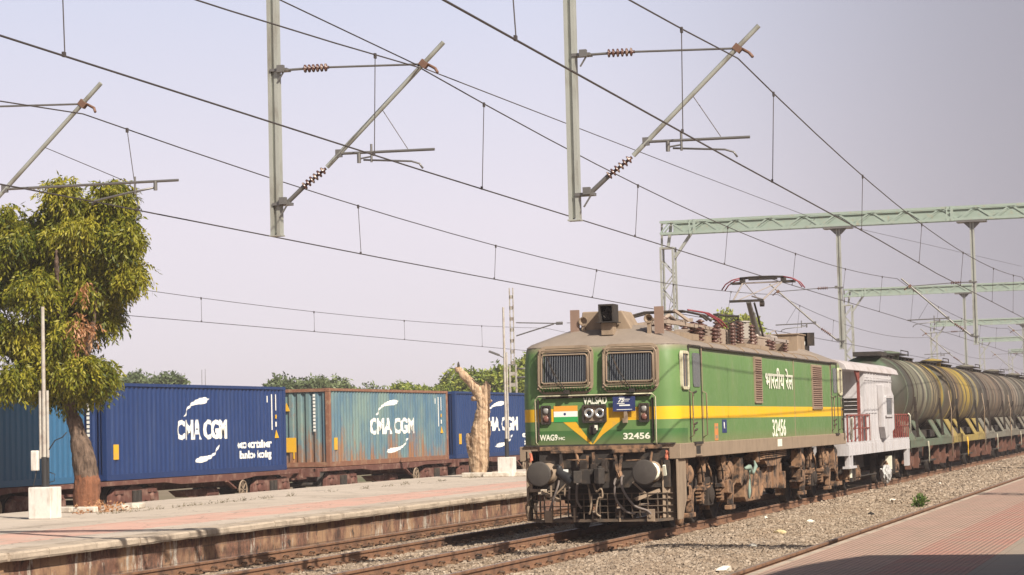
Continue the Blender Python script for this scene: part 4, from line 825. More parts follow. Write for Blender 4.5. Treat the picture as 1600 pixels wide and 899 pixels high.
tanks = [
    ('grey green tank wagon with a cream and yellow far end behind the brake van', [(0, GR), (.10, GR), (.14, OL), (.40, (.19, .18, .125)), (.43, DK), (.46, (.33, .31, .22)), (.60, OL), (.66, CR), (.80, CR), (.83, YE), (1, YE)], (.10, .125, .085)),
    ('ochre and brown tank wagon with a yellow underframe', [(0, DK), (.06, (.36, .25, .10)), (.22, (.40, .27, .10)), (.26, DK), (.30, BR), (.5, YE), (.72, YE), (.78, (.24, .22, .12)), (1, (.24, .2, .12))], (.30, .22, .06)),
    ('dark brown tank wagon with a grey underframe, third of the tank wagons', [(0, DK), (.3, (.17, .125, .09)), (.35, GY), (.4, BR), (.9, (.24, .18, .13)), (1, DK)], (.16, .15, .12)),
    ('grey brown tank wagon with worn lettering, fourth of the tank wagons', [(0, BR), (.5, (.26, .21, .16)), (.55, DK), (.6, GY), (1, (.25, .20, .15))], (.15, .135, .105)),
    ('olive and brown tank wagon, fifth of the tank wagons', [(0, GY), (.4, OL), (.5, BR), (1, OL)], (.15, .135, .105)),
    ('dull brown tank wagon at the right edge of the photo', [(0, BR), (.5, GY), (1, BR)], (.15, .135, .105)),
    ('farthest dull tank wagon of the train, past the right edge', [(0, BR), (.5, GY), (1, BR)], (.15, .135, .105))]
TP, T0 = 12.55, 73.75
red_w = mat('rusty_red_bogie', (.15, .065, .042), .85, dirt=(.05, .035, .028), dscale=4, dlo=.48)
for ti, (lab, cols, fc) in enumerate(tanks):
    t = thing('tank_wagon', lab, 'tank wagon', (T0+ti*TP, LY, 0), group='tank wagons coupled behind the brake van')
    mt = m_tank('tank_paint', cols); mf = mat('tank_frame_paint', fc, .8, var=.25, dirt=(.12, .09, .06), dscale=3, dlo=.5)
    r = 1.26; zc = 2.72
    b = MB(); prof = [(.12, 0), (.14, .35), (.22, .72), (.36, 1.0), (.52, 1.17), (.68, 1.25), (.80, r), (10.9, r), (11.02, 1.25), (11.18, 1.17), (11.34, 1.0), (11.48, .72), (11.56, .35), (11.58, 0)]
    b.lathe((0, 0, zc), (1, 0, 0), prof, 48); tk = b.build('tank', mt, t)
    for x in (.80, 3.3, 5.85, 8.4, 10.9): b = MB(); b.lathe((x-.03, 0, zc), (1, 0, 0), [(0, r-.01), (0, r+.014), (.06, r+.014), (.06, r-.01)], 48); b.build('weld_band', m_under2 if x in (3.3, 8.4) else mf, tk)
    for x in (2.2, 9.3):
        b = MB(); b.lathe((x-.05, 0, zc), (1, 0, 0), [(0, r-.01), (0, r+.03), (.10, r+.03), (.10, r-.01)], 48); b.bar((x, -1.28, zc-.1), (x, -1.38, 1.2), .09, .03); b.build('tank_strap', m_dark if ti % 2 else m_under2, tk)
    b = MB(); b.lathe((5.8, 0, zc+r-.08), (0, 0, 1), [(0, .36), (.24, .36), (.26, .40), (.30, .40), (.36, .1), (.37, 0)], 20); b.build('manhole', mf, tk)
    b = MB(); b.box(1.5, 10.2, -.32, -.08, zc+r+.07, zc+r+.10)
    for x in np.linspace(1.7, 10.0, 9): b.box(x-.03, x+.03, -.3, -.1, zc+r-.08, zc+r+.08)
    b.box(4.9, 6.8, -.55, .55, zc+r+.12, zc+r+.16); b.tube([(4.9, -.55, zc+r+.1), (4.9, -.55, zc+r+.26), (6.8, -.55, zc+r+.26), (6.8, -.55, zc+r+.1)], .018); b.build('walkway', m_dark, tk)
    if ti == 0:
        b = MB(); b.box(.3, 1.7, -.5, .4, zc+r-.02, zc+r+.12); b.build('top_box', m_dark, tk)
    f = MB(); f.box(0, 11.7, -1.42, -1.32, .98, 1.22); f.box(0, 11.7, 1.32, 1.42, .98, 1.22); f.box(0, .12, -1.4, 1.4, .95, 1.25); f.box(11.58, 11.7, -1.4, 1.4, .95, 1.25); f.box(.1, 11.6, -.3, .3, .9, 1.25)
    for x0_, x1_, s_ in ((.1, 1.5, 1), (3.0, 3.9, 1), (7.8, 8.7, -1), (10.2, 11.6, -1)): # sloping saddle plates
        f.add([(x0_, -1.42, 1.22), (x1_, -1.42, 1.22), (x1_-.2*s_, -1.06, 1.86), (x0_-.0*s_, -1.06, 1.86), (x0_, -1.36, 1.22), (x1_, -1.36, 1.22), (x1_-.2*s_, -1.0, 1.86), (x0_, -1.0, 1.86)], [(0, 1, 2, 3), (7, 6, 5, 4), (0, 4, 5, 1), (1, 5, 6, 2), (2, 6, 7, 3), (3, 7, 4, 0)])
    f.box(1.2, 3.2, -1.43, -1.36, 1.20, 1.30); f.box(8.5, 10.5, -1.43, -1.36, 1.20, 1.30)
    f.build('underframe', mf, t, .01)
    b = MB(); b.box(.5, 11.2, -.95, .95, 1.25, 1.5); b.box(4.5, 7, -.9, .9, .55, 1.0); b.box(4.0, 7.6, -1.3, -1.2, .45, .50); b.cyl((5.0, -.8, .65), (6.0, -.8, .65), .2); b.build('brake_gear', m_dark, t)
    b = MB(); b.tube([(3.9, -1.48, 1.15), (3.86, -1.5, .95), (3.98, -1.5, .75), (3.86, -1.5, .55), (3.95, -1.5, .42)], .016); b.tube([(4.05, -1.48, 1.15), (4.09, -1.5, .95), (3.97, -1.5, .75), (4.09, -1.5, .55), (4.0, -1.5, .42)], .016); b.build('side_ladder', m_lad if ti != 1 else m_yel, t)
    b = MB(); b.tube([(11.62, -1.40, 1.1), (11.62, -1.44, 2.2), (11.5, -1.36, 2.9)], .02); b.tube([(11.9, -1.40, .5), (11.9, -1.44, 1.5)], .02); b.build('handrail', m_tan, t)
    for xc in (1.95, 9.75):
        f = MB(); f.prism([(xc-1.35, .46), (xc-1.2, .72), (xc-.5, .80), (xc+.5, .80), (xc+1.2, .72), (xc+1.35, .46), (xc+.7, .40), (xc+.3, .26), (xc-.3, .26), (xc-.7, .40)], 'y', -1.12, -1.0)
        for i in range(3): f.cyl((xc-.2+.2*i, -1.14, .38), (xc-.2+.2*i, -1.14, .68), .07)
        f.box(xc-.3, xc+.3, -1.1, 1.1, .55, .95); bo = f.build('bogie', red_w, t, .015)
        for a in (-1.0, 1.0):
            b = MB(); b.cyl((xc+a, -1, .5), (xc+a, 1, .5), .07)
            for s in (-1, 1): b.lathe((xc+a, s*.8, .5), (0, s, 0), [(-.03, .52), (0, .53), (.02, .502), (.12, .50), (.12, .42), (.06, .38), (.06, .15), (.12, .1)], 24)
            b.build('wheelset', m_dark, bo); b = MB(); b.box(xc+a-.17, xc+a+.17, -1.26, -1.1, .38, .64); b.cyl((xc+a, -1.30, .5), (xc+a, -1.2, .5), .10); b.box(xc+a-.30, xc+a-.22, -1.30, -1.1, .28, .95); b.build('axle_box', red_w, bo, .01)
    b = MB()
    for s in (-1, 1): b.lathe((.0, s*.978, 1.09), (-1, 0, 0), [(-.1, .17), (.05, .12), (.30, .10), (.32, .2), (.36, .22), (.37, 0)], 14); b.lathe((11.7, s*.978, 1.09), (1, 0, 0), [(-.1, .17), (.05, .12), (.30, .10), (.32, .2), (.36, .22), (.37, 0)], 14)
    b.box(-.42, 12.12, -.1, .1, .95, 1.15); b.build('buffer_gear', m_dark, t)

# ------------------------------------------------------------------ containers on flat wagons
def m_cont(name, a, rust=0, teal=None):
    k = NT(name); c = k.mix(k.noise(.8, 6, .65), sc(a, .85), sc(a, 1.15))
    if teal: c = k.mix(k.ramp(k.noise(.7, 6, .75, (.9, 1, .35)), .40, .62), c, teal)
    c = k.mix(k.math('MULTIPLY', k.ramp(k.noise(3, 7, .75, (1.5, 1, .12)), .5, .9), .15), c, (.22, .26, .30))
    if rust:
        q = k.xyz(); low = k.ramp(q[2], 1.5, .15); thr = k.math('ADD', k.noise(1.1, 7, .75, (1.3, 1, .35)), k.math('MULTIPLY', low, .22*rust))
        c = k.mix(k.ramp(thr, .62, .76), c, (.27, .135, .07)); c = k.mix(k.math('MULTIPLY', k.ramp(k.noise(9, 6, .7, (1.2, 1, .2)), .62, .75), .7), c, (.22, .11, .06))
    k.bump(k.noise(2, 4), .15, .02); return k.out(c, .5, 0, .4)
KY, KW, KZ, KH = 27.96, 2.44, .80, 2.59
PIT, DEP = .278, .036
def corr(x):
    t = (x % PIT)/PIT
    return 0 if t < .30 else (DEP*(t-.30)/.2 if t < .5 else (DEP if t < .8 else DEP*(1-(t-.8)/.2)))
def container(x0, paint, trim, lab, L=12.19, logo=None, eco=False, rust=False):
    t = thing('shipping_container', lab, 'container', (x0, KY, KZ), group='containers standing on the flat wagons')
    b = MB()
    xs = [0.16]; x = .16
    while x < L-.16-PIT:
        xs += [x+PIT*.30, x+PIT*.5, x+PIT*.8, x+PIT]; x += PIT
    def yy(X): return .03+corr(X-.16)
    pts = [(X, .03+(0, 0, DEP, DEP)[i % 4] if True else 0) for i, X in enumerate(xs)]
    pts = [(xs[0], .03)]
    for i in range(1, len(xs)): pts.append((xs[i], .03+(.0, DEP, DEP, .0)[(i-1) % 4]))
    pts.append((L-.16, pts[-1][1]))
    z0, z1 = .16, KH-.10
    for y_, fl in ((KW, -1), (0, 1)):
        b = MB()
        for i in range(len(pts)-1):
            b.add([(pts[i][0], y_+fl*pts[i][1], z0), (pts[i+1][0], y_+fl*pts[i+1][1], z0), (pts[i+1][0], y_+fl*pts[i+1][1], z1), (pts[i][0], y_+fl*pts[i][1], z1)], [(0, 1, 2, 3)])
        side = b.build('side_wall', paint, t)
    ys = []; y = .14
    while y < KW-.2: ys += [(y, .05), (y+.12, .05), (y+.16, .11), (y+.26, .11), (y+.30, .05)]; y += .30
    ys.append((KW-.14, .05))
    for xe, s in ((0, 1), (L, -1)):
        b = MB()
        for i in range(len(ys)-1): b.add([(xe+s*ys[i][1], ys[i][0], z0), (xe+s*ys[i+1][1], ys[i+1][0], z0), (xe+s*ys[i+1][1], ys[i+1][0], z1), (xe+s*ys[i][1], ys[i][0], z1)], [(0, 1, 2, 3)])
        b.build('end_wall', paint, t)
    b = MB(); b.box(.05, L-.05, .02, KW-.02, KH-.06, KH-.03); b.build('roof', paint, t)
    b = MB(); b.box(.16, L-.16, 0.005, .07, KH-.09, KH-.005); b.box(.16, L-.16, KW-.07, KW-.005, KH-.09, KH-.005); b.box(0.005, .08, .16, KW-.16, KH-.11, KH-.005); b.box(L-.08, L-.005, .16, KW-.16, KH-.11, KH-.005); b.build('top_rail', trim, t)
    b = MB(); b.box(.16, L-.16, .0, .06, .0, .16); b.box(.16, L-.16, KW-.06, KW, 0, .16); b.box(.0, .08, .16, KW-.16, .0, .16); b.box(L-.08, L, .16, KW-.16, 0, .16); b.box(.1, L-.1, .1, KW-.1, .08, .14); b.build('bottom_rail', trim, t)
    for X in (0, L-.16):
        for Y in (0, KW-.16):
            b = MB(); b.box(X, X+.16, Y, Y+.16, .11, KH-.12); b.build('corner_post', trim, t, .015)
            for Z in (0, KH-.118): b = MB(); b.box(X-.003, X+.165, Y-.004, Y+.164, Z, Z+.118); b.build('corner_casting', trim, t, .012)
    if logo:
        brk = [xs[i] for i in range(len(xs))]
        def conf(bm):
            for xb in brk:
                bmesh.ops.bisect_plane(bm, geom=bm.verts[:]+bm.edges[:]+bm.faces[:], plane_co=(xb, 0, 0), plane_no=(1, 0, 0))
            xa = [p[0] for p in pts]; ya = [p[1] for p in pts]
            for v in bm.verts: v.co.y = float(np.interp(v.co.x, xa, ya))-.004
        text('CMA CGM', .74, m_clet, side, (logo[0], 0, 1.05), 'side', width=logo[1], bold=.030, name='logo_lettering', conform=conf)
        def leaf(poly):
            me = bpy.data.meshes.new('logo_sweep'); bm = bmesh.new(); f = bm.faces.new([bm.verts.new((x_, 0, z_)) for x_, z_ in poly]); bmesh.ops.triangulate(bm, faces=[f]); conf(bm); bm.to_mesh(me); bm.free()
            o = bpy.data.objects.new('logo_sweep', me); C.objects.link(o); o.parent = side; me.materials.append(m_clet)
        lx, lw = logo; s = lw/3.6
        A = [(0.50, 1.80), (.62, 1.83), (.80, 2.06), (1.10, 2.18), (1.45, 2.22), (1.95, 2.24), (2.15, 2.30), (2.32, 2.42), (2.0, 2.48), (1.6, 2.44), (1.15, 2.32), (.82, 2.16), (.66, 2.00)]
        leaf([(lx+(q[0])*s, 1.68+(q[1]-1.8)*.82) for q in A])
        leaf([(lx+(3.55-q[0])*s-.0, .86-(q[1]-1.8)*.76) for q in A])
        b = MB(); b.box(.42, .72, .018, .026, .55, .95); b.build('yellow_plate', m_yel, side)
        b = MB(); b.box(L-1.1, L-1.03, .022, .028, 1.25, 2.35); b.box(L-.78, L-.72, .022, .028, 1.85, 2.35); b.box(L-.80, L-.70, .022, .028, 1.35, 1.5); b.box(L-1.45, L-1.38, .022, .028, 2.1, 2.3); b.build('side_marks', m_clet, side)
        b = MB(); b.prism([(L-.86, 1.0), (L-.55, 1.0), (L-.75, 1.25)], 'y', .018, .026); b.box(L-.80, L-.70, .018, .026, 1.6, 1.72); b.build('warning_label', m_yel, side)
        if eco:
            text('eco container', .34, m_clet, side, (lx+lw+.73, 0, .73), 'side', width=2.6, bold=.014, name='lettering', conform=conf)
            text('bamboo flooring', .31, m_clet, side, (lx+lw+.95, 0, .42), 'side', width=2.33, bold=.012, name='lettering', conform=conf)
    b = MB()
    for i in range(11): b.box(.035, .045, .52, .60, 2.32-.115*i, 2.40-.115*i)
    b.build('end_code', m_clet, t)
    b = MB(); b.box(.03, .045, 1.22, 1.62, .50, .98); b.box(.03, .045, 1.28, 1.33, .28, .50); b.prism([(1.42, 1.86), (1.66, 1.86), (1.54, 2.14)], 'x', .03, .045); b.build('end_label', m_yel, t)
    return t
m_clet = mat('container_lettering', (.78, .77, .72), .6, var=.06, dirt=(.6, .58, .5), dscale=8, dlo=.65)
m_k0 = m_cont('blue_container', (.03, .115, .225)); m_k1 = m_cont('navy_container', (.012, .035, .125)); m_k2 = m_cont('faded_teal_container', (.075, .15, .22), 1, (.17, .245, .225)); m_k3 = m_cont('royal_blue_container', (.014, .040, .13))
m_rustp = mat('rusty_corner', (.22, .10, .06), .85, dirt=(.30, .19, .12), dscale=4, dlo=.5)
k0 = container(41.28, m_k0, m_k0, 'light blue corrugated container behind the leafy tree, at the left edge')
k1 = container(54.72, m_k1, m_k1, 'navy blue container lettered CMA CGM and eco container', logo=(4.36, 3.4), eco=True)
k2 = container(70.62, m_k2, m_rustp, 'faded rust streaked teal container lettered CMA CGM', logo=(3.85, 4.6))
k3 = container(83.72, m_k3, m_k3, 'blue container lettered CMA CGM behind the dead stump and white pole', logo=(3.45, 4.8), eco=True)
m_wag = mat('brown_wagon_paint', (.13, .052, .038), .85, var=.25, dirt=(.27, .165, .125), dscale=3, dlo=.5)
def wagon(x0, L, lab, b0, b1):
    t = thing('flat_wagon', lab, 'flat wagon', (x0, KY+KW/2, -.2), group='flat wagons carrying the containers')
    f = MB(); yo = 1.22
    for s in (-1, 1): f.prism([(0, .98), (0, .86), (b0+1.6, .86), (b0+2.6, .78), (b1-2.6, .78), (b1-1.6, .86), (L, .86), (L, .98)], 'y', s*yo-.04, s*yo+.04)
    f.box(0, .15, -1.35, 1.35, .70, .99); f.box(L-.15, L, -1.35, 1.35, .70, .99); f.box(0, L, -.25, .25, .6, .97)
    for x in np.linspace(.6, L-.6, 12): f.box(x-.05, x+.05, -1.25, 1.25, .86, .97)
    f.build('frame', m_wag, t, .012)
    for xc in (b0, b1):
        g_ = MB(); g_.prism([(xc-1.45, .35), (xc-1.42, .60), (xc-1.15, .78), (xc-.5, .74), (xc-.3, .80), (xc+.3, .80), (xc+.5, .74), (xc+1.15, .78), (xc+1.42, .60), (xc+1.45, .35), (xc+1.0, .28), (xc+.6, .42), (xc+.25, .22), (xc-.25, .22), (xc-.6, .42), (xc-1.0, .28)], 'y', -1.12, -.98); g_.box(xc-.2, xc+.2, -1.1, 1.1, .5, .9)
        bo = g_.build('bogie', m_wag, t, .02)
        for a in (-1.0, 1.0):
            w_ = MB(); w_.cyl((xc+a, -1, .42), (xc+a, 1, .42), .07)
            for s in (-1, 1): w_.lathe((xc+a, s*.8, .42), (0, s, 0), [(-.03, .44), (0, .45), (.02, .422), (.12, .42), (.12, .36), (.06, .33), (.06, .12), (.12, .1)], 20)
            w_.build('wheelset', m_dark, bo)
            w_ = MB(); w_.lathe((xc+a, -1.1, .50), (0, -1, 0), [(0, .13), (.05, .13), (.06, .10), (.08, .09), (.085, 0)], 14); w_.box(xc+a-.25, xc+a+.25, -1.16, -1.08, .62, .72); w_.build('axle_box', m_wag, bo, .01)
        for i in range(2): w_ = MB(); w_.cyl((xc-.13+.26*i, -1.15, .34), (xc-.13+.26*i, -1.15, .70), .09, n=10); w_.build('spring', m_dark, bo)
    xm = (b0+b1)/2
    w_ = MB(); w_.lathe((xm+1.9, -1.34, .50), (0, -1, 0), [(0, .27), (.03, .29), (.06, .27), (.03, .25), (0, .27)], 20)
    for a in range(4): w_.bar((xm+1.9-.26*math.cos(a*.785), -1.37, .50-.26*math.sin(a*.785)), (xm+1.9+.26*math.cos(a*.785), -1.37, .50+.26*math.sin(a*.785)), .025)
    w_.cyl((xm+1.9, -1.38, .5), (xm+1.9, -1.2, .5), .04); w_.build('brake_wheel', m_tan, t)
    w_ = MB(); w_.prism([(xm-1.4, .58), (xm-.9, .38), (xm-.3, .38), (xm+.1, .58)], 'y', -.9, -.5); w_.cyl((xm+.3, -.8, .45), (xm+1.1, -.8, .45), .16); w_.box(xm-2.4, xm+.8, -1.15, -1.1, .28, .32); w_.bar((xm+.9, -1.28, .78), (xm+1.5, -1.28, .55), .12, .05); w_.build('brake_gear', m_wag, t)
    w_ = MB(); w_.box(-.55, L+.55, -.13, .13, .68, .92); w_.prism([(-.1, .98), (-.75, .92), (-.75, .75), (-.1, .70)], 'y', -.5, -.34); w_.build('coupler', m_wag, t)
    return t
wagon(39.9, 13.7, 'brown flat wagon under the light blue container', 2.4, 11.3)
wagon(53.95, 14.0, 'brown flat wagon under the navy container with eco lettering', 2.6, 12.0)
wagon(69.2, 14.0, 'brown flat wagon under the faded teal container', 2.7, 12.3)
wagon(83.5, 13.6, 'brown flat wagon under the blue container behind the dead stump', 2.2, 11.5)
# ------------------------------------------------------------------ overhead structures
def lattice_mast(b, x, y, z0, z1, w, nb=None):
    h = w/2
    for sx in (-1, 1):
        for sy in (-1, 1): b.bar((x+sx*h, y+sy*h, z0), (x+sx*h, y+sy*h, z1), .07)
    z = z0; i = 0
    while z < z1-.5:
        zz = min(z+.55, z1); s = 1 if i % 2 else -1
        for q in (-1, 1):
            b.bar((x+q*h, y-s*h, z), (x+q*h, y+s*h, zz), .045, .012, (1, 0, 0)); b.bar((x-s*h, y+q*h, z), (x+s*h, y+q*h, zz), .045, .012, (0, 1, 0))
        z = zz; i += 1
def portal(X, yl, zb, zt, posts, lab, yr=-3.2, zpost=4.5, detail=True):
    t = thing('gantry', lab, 'gantry', (X, yl-.23, PBz), group='overhead line gantries spanning the tracks'); o = Vector((X, yl-.23, PBz))
    def B(b, n_, mt, par=t):
        b.v = [(v[0]-o.x, v[1]-o.y, v[2]-o.z) for v in b.v]; return b.build(n_, mt, par)
    for yy in (yl-.23, yr):
        b = MB(); lattice_mast(b, X, yy, PBz if yy > 0 else PCz, zb-.5, .46)
        s = -1 if yy > 0 else 1
        b.bar((X, yy+s*.25, zb-.9), (X, yy+s*.9, zb-.02), .10); b.bar((X, yy, zb-.55), (X, yy+s*.15, zt-.1), .10); b.bar((X, yy-s*.23, zb-.55), (X, yy-s*.20, zt), .07)
        b.box(X-.24, X+.24, yy-.26, yy+.26, zb-.56, zb-.5); B(b, 'mast', m_steelP)
    b = MB(); h = .22
    for sx in (-1, 1):
        for z in (zb, zt): b.bar((X+sx*h, yr, z), (X+sx*h, yl, z), .085, .085, (0, 0, 1))
    y = yr; i = 0; st_ = .62
    while y < yl-.1:
        y2 = min(y+st_, yl)
        for sx in (-1, 1):
            za, zz = (zb, zt) if i % 2 else (zt, zb)
            b.bar((X+sx*h, y, za), (X+sx*h, y2, zz), .055, .03, (1, 0, 0))
        if i % 2 == 0: b.bar((X-h, y, zb), (X+h, y2, zb), .05, .02); b.bar((X-h, y2, zt), (X+h, y, zt), .05, .02)
        y = y2; i += 1
    for yy in (yl-1.3, yr+9.0, yr+12.0): b.box(X-h-.06, X-h-.02, yy-.05, yy+.05, zb-.05, zt+.05); b.box(X-h-.06, X-h-.02, yy+.15, yy+.2, zb-.05, zt+.05)
    B(b, 'beam', m_steelL)
    b = MB(); b.box(X+h+.01, X+h+.016, yr, yl-.4, zb+.03, zt-.03); B(b, 'beam_web', m_steelL)
    for yp in posts:
        b = MB(); b.box(X-.07, X+.07, yp-.075, yp-.025, zpost, zb-.1); b.box(X-.07, X+.07, yp+.025, yp+.075, zpost, zb-.1); b.box(X-.03, X+.03, yp-.03, yp+.03, zpost+.02, zb-.1); b.box(X-.08, X+.08, yp-.09, yp+.09, zpost-.02, zpost)
        p_ = B(b, 'drop_post', m_steelP)
        if X > 60:
            b = MB(); b.box(X-.26, X+.26, yp-.52, yp+.52, zb-.12, zb-.05); b.prism([(yp-.3, zb-.12), (yp+.3, zb-.12), (yp+.1, zb-.32), (yp-.1, zb-.32)], 'x', X-.06, X+.06); b.v = [(v[0]-o.x, v[1]-o.y, v[2]-o.z) for v in b.v]; b.build('post_head', m_tubeS, p_)
    return t
portal(30.5, 19.4, 9.1, 9.55, (12.83, 8.38, 18.1), 'nearest overhead gantry, two thick drop posts hanging into the top of the photo', zpost=4.79)
portal(83, 19.5, 8.97, 9.40, (12.92, 8.13, 3.2), 'pale green lattice gantry spanning the tracks above the locomotive', zpost=4.5)
portal(135, 20.8, 9.16, 9.56, (13.82, 8.8, 3.6), 'second lattice gantry farther down the line, above the tank wagons', zpost=4.6)
portal(187, 21.9, 9.25, 9.65, (14.6, 9.4, 4.0), 'third hazy lattice gantry down the line', zpost=4.6)
portal(239, 23.1, 9.5, 9.9, (15.4, 10.0, 4.4), 'fourth pale gantry far down the line', zpost=4.7)
portal(291, 24.6, 9.7, 10.1, (16.2, 10.6, 4.8), 'fifth, nearly faded gantry far down the line', zpost=4.8)
portal(343, 26.4, 9.8, 10.2, (17.2, 11.2, 5.4), 'farthest gantry, almost lost in the haze', zpost=4.8)

m_clamp = mat('rusty_clamp', (.17, .09, .06), .7)
def ins_between(b, p0, p1, r=.06, n=6):
    p0 = Vector(p0); p1 = Vector(p1); d = p1-p0; L = d.length; prof = []
    for i in range(n): t0 = L*i/n; prof += [(t0, r*.35), (t0+.12*L/n, r), (t0+.34*L/n, r*.95), (t0+.55*L/n, r*.35)]
    b.lathe(p0, d, prof+[(L, r*.35)], 14)
def cantilever(X, yp, s, zs, lab, push=False, detail=True, k=1.0, group='bracket arms holding the overhead wires'):
    """s: direction away from the post; zs: height shift; k: reach factor"""
    t = thing('bracket_arm', lab, 'bracket arm', (X, yp, 5.2+zs), group=group); o = Vector((X, yp, 5.2+zs))
    def p(d, z): return Vector((0, s*d*k, z+zs-o.z))
    def B(b, n_, mt): return b.build(n_, mt, t)
    b = MB(); b.cyl(p(.72, 5.73), p(2.52, 7.40), .033, n=10); B(b, 'main_tube', m_steelP if X < 60 else m_tubeS)
    b = MB(); b.cyl(p(.10, 5.25), p(.36, 5.47), .035, n=8); b.box(-.09, .085, -.16, .10, 5.21+zs-o.z, 5.25+zs-o.z); b.box(-.13, -.06, *sorted((s*.02, s*.12)), 5.22+zs-o.z, 5.32+zs-o.z); b.bar((-.08, -.12, 5.2+zs-o.z), (-.08, -.02, 5.05+zs-o.z), .02); B(b, 'lower_bracket', m_tubeS)
    b = MB(); ins_between(b, p(.36, 5.47), p(.70, 5.71)); B(b, 'insulator', m_ins)
    b = MB(); b.box(-.09, .085, -.16, .10, 7.15+zs-o.z, 7.19+zs-o.z); b.box(-.13, -.06, *sorted((s*.02, s*.12)), 7.13+zs-o.z, 7.23+zs-o.z); b.bar((-.08, -.12, 7.15+zs-o.z), (-.08, -.02, 7.0+zs-o.z), .02); b.cyl(p(.08, 7.17), p(.40, 7.17), .018); B(b, 'upper_bracket', m_tubeS)
    b = MB(); ins_between(b, p(.40, 7.17), p(.78, 7.165)); B(b, 'insulator', m_ins)
    b = MB(); b.cyl(p(.78, 7.165), p(2.20, 7.11), .016, n=6); B(b, 'tie_rod', m_tubeS)
    b = MB(); c = p(2.22, 7.11); b.obox(c, (.08, .12, .09), (Vector((1, 0, 0)), R(-43*s))); b.tube([c+Vector((.05, s*.04, 0)), c+Vector((.08, s*.14, -.06)), c+Vector((.0, s*.20, -.13))], .022); B(b, 'clamp', m_clamp)
    L = 2.35 if not push else 3.75
    b = MB(); b.cyl(p(.92, 5.91), p(L, 5.89), .02, n=8); b.box(-.03, .03, *sorted((s*.86*k, s*.95*k)), 5.86+zs-o.z, 5.97+zs-o.z); B(b, 'registration_tube', m_tubeS)
    b = MB()
    if not push:
        b.cyl(p(1.22, 5.82), p(1.38, 5.84), .012); b.tube([p(1.28, 5.80), p(2.0, 5.74), p(2.12, 5.70), p(2.17, 5.63)], .015); b.cyl(p(1.40, 5.76), p(1.40, 6.02), .018, n=6); b.cyl(p(1.21, 5.76), p(1.21, 5.90), .03, n=8)
    else:
        b.tube([p(3.35, 5.80), p(2.9, 5.74), p(2.4, 5.66), p(2.35, 5.60)], .017); b.cyl(p(3.05, 5.72), p(3.05, 5.98), .018, n=6); b.cyl(p(3.38, 5.76), p(3.38, 5.90), .03, n=8)
    B(b, 'steady_arm', m_tubeS)
    b = MB(); b.cyl(p(1.58, 6.50), p(1.95 if not push else 2.9, 5.92), .006, n=5); B(b, 'stay_wire', m_wire)
cantilever(30.5, 12.76, -1, 0, 'bracket arm on the left thick drop post, nearest gantry', k=1.0)
cantilever(30.5, 8.25, -1, -.10, 'bracket arm on the right thick drop post, nearest gantry', k=1.0)
cantilever(30.5, 18.12, -1, -.22, 'bracket arm reaching in from the left edge above the leafy tree', push=True, k=1.0)
for X, ps in ((83, (12.92, 8.13)), (135, (13.82, 8.8)), (187, (14.6, 9.4)), (239, (15.4, 10.0))):
    for i, yp in enumerate(ps):
        w1 = {83: 'gantry above the locomotive', 135: 'second gantry down the line', 187: 'third gantry down the line', 239: 'fourth gantry down the line'}[X]
        cantilever(X, yp+.05, 1, -.45 if X == 83 else -.3, ('bracket arm on the left drop post of the ' if i == 0 else 'bracket arm on the right drop post of the ')+w1)

def wire(b, pts, r): b.tube(pts, r, 5)
def overhead(lab, cont, sup, drops, zmid, r=.0115):
    """cont: contact wire nodes; sup: [(X, Y, z)] catenary supports"""
    t = thing('overhead_line', lab, 'overhead wire', cont[0], group='overhead lines above the tracks'); o = Vector(cont[0])
    b = MB(); wire(b, [Vector(p)-o for p in cont], r); b.build('contact_wire', m_wire, t)
    pts = []
    for (x0, y0, z0), (x1, y1, z1) in zip(sup, sup[1:]):
        for i in range(16):
            f = i/16; pts.append(Vector((x0+(x1-x0)*f, y0+(y1-y0)*f, z0+(z1-z0)*f-(4*f*(1-f))*((z0+z1)/2-zmid)))-o)
    pts.append(Vector(sup[-1])-o); b = MB(); wire(b, pts, r*.9); b.build('messenger_wire', m_wire, t)
    mx_ = [p.x for p in pts]; cx = [c[0]-o.x for c in cont]
    for x in drops:
        X = x-o.x; m_ = (X, np.interp(X, mx_, [p.y for p in pts]), np.interp(X, mx_, [p.z for p in pts])); c_ = (X+.02, np.interp(X, cx, [c[1]-o.y for c in cont]), np.interp(X, cx, [c[2]-o.z for c in cont]))
        b = MB(); b.cyl(m_, c_, .0065, n=5); b.box(X-.025, X+.025, m_[1]-.014, m_[1]+.014, m_[2]-.05, m_[2]+.02); b.box(X-.025, X+.025, c_[1]-.012, c_[1]+.012, c_[2]-.01, c_[2]+.04); b.build('dropper', m_wire, t)
far = lambda y0, z: [(135, y0+.6, z), (187, y0+1.1, z), (239, y0+1.7, z), (343, y0+3.0, z)]
overhead('overhead line above the green locomotive, its wire touches the pantograph', [(-20, 10.75, 5.66), (18.6, 10.62, 5.68), (30.5, 10.66, 5.62), (56.9, 10.84, 5.595), (83, 11.0, 5.6)]+far(10.9, 5.6), [(-22, 10.8, 7.1), (30.5, 10.60, 7.06), (83, 10.85, 6.95), (135, 11.4, 6.95), (187, 12, 6.95), (239, 12.6, 6.95), (343, 13.9, 7.0)], [20.0, 28.7, 33.5, 43.5, 52.3, 61.5, 70.5, 79, 88, 97, 107, 117, 127], 6.44)
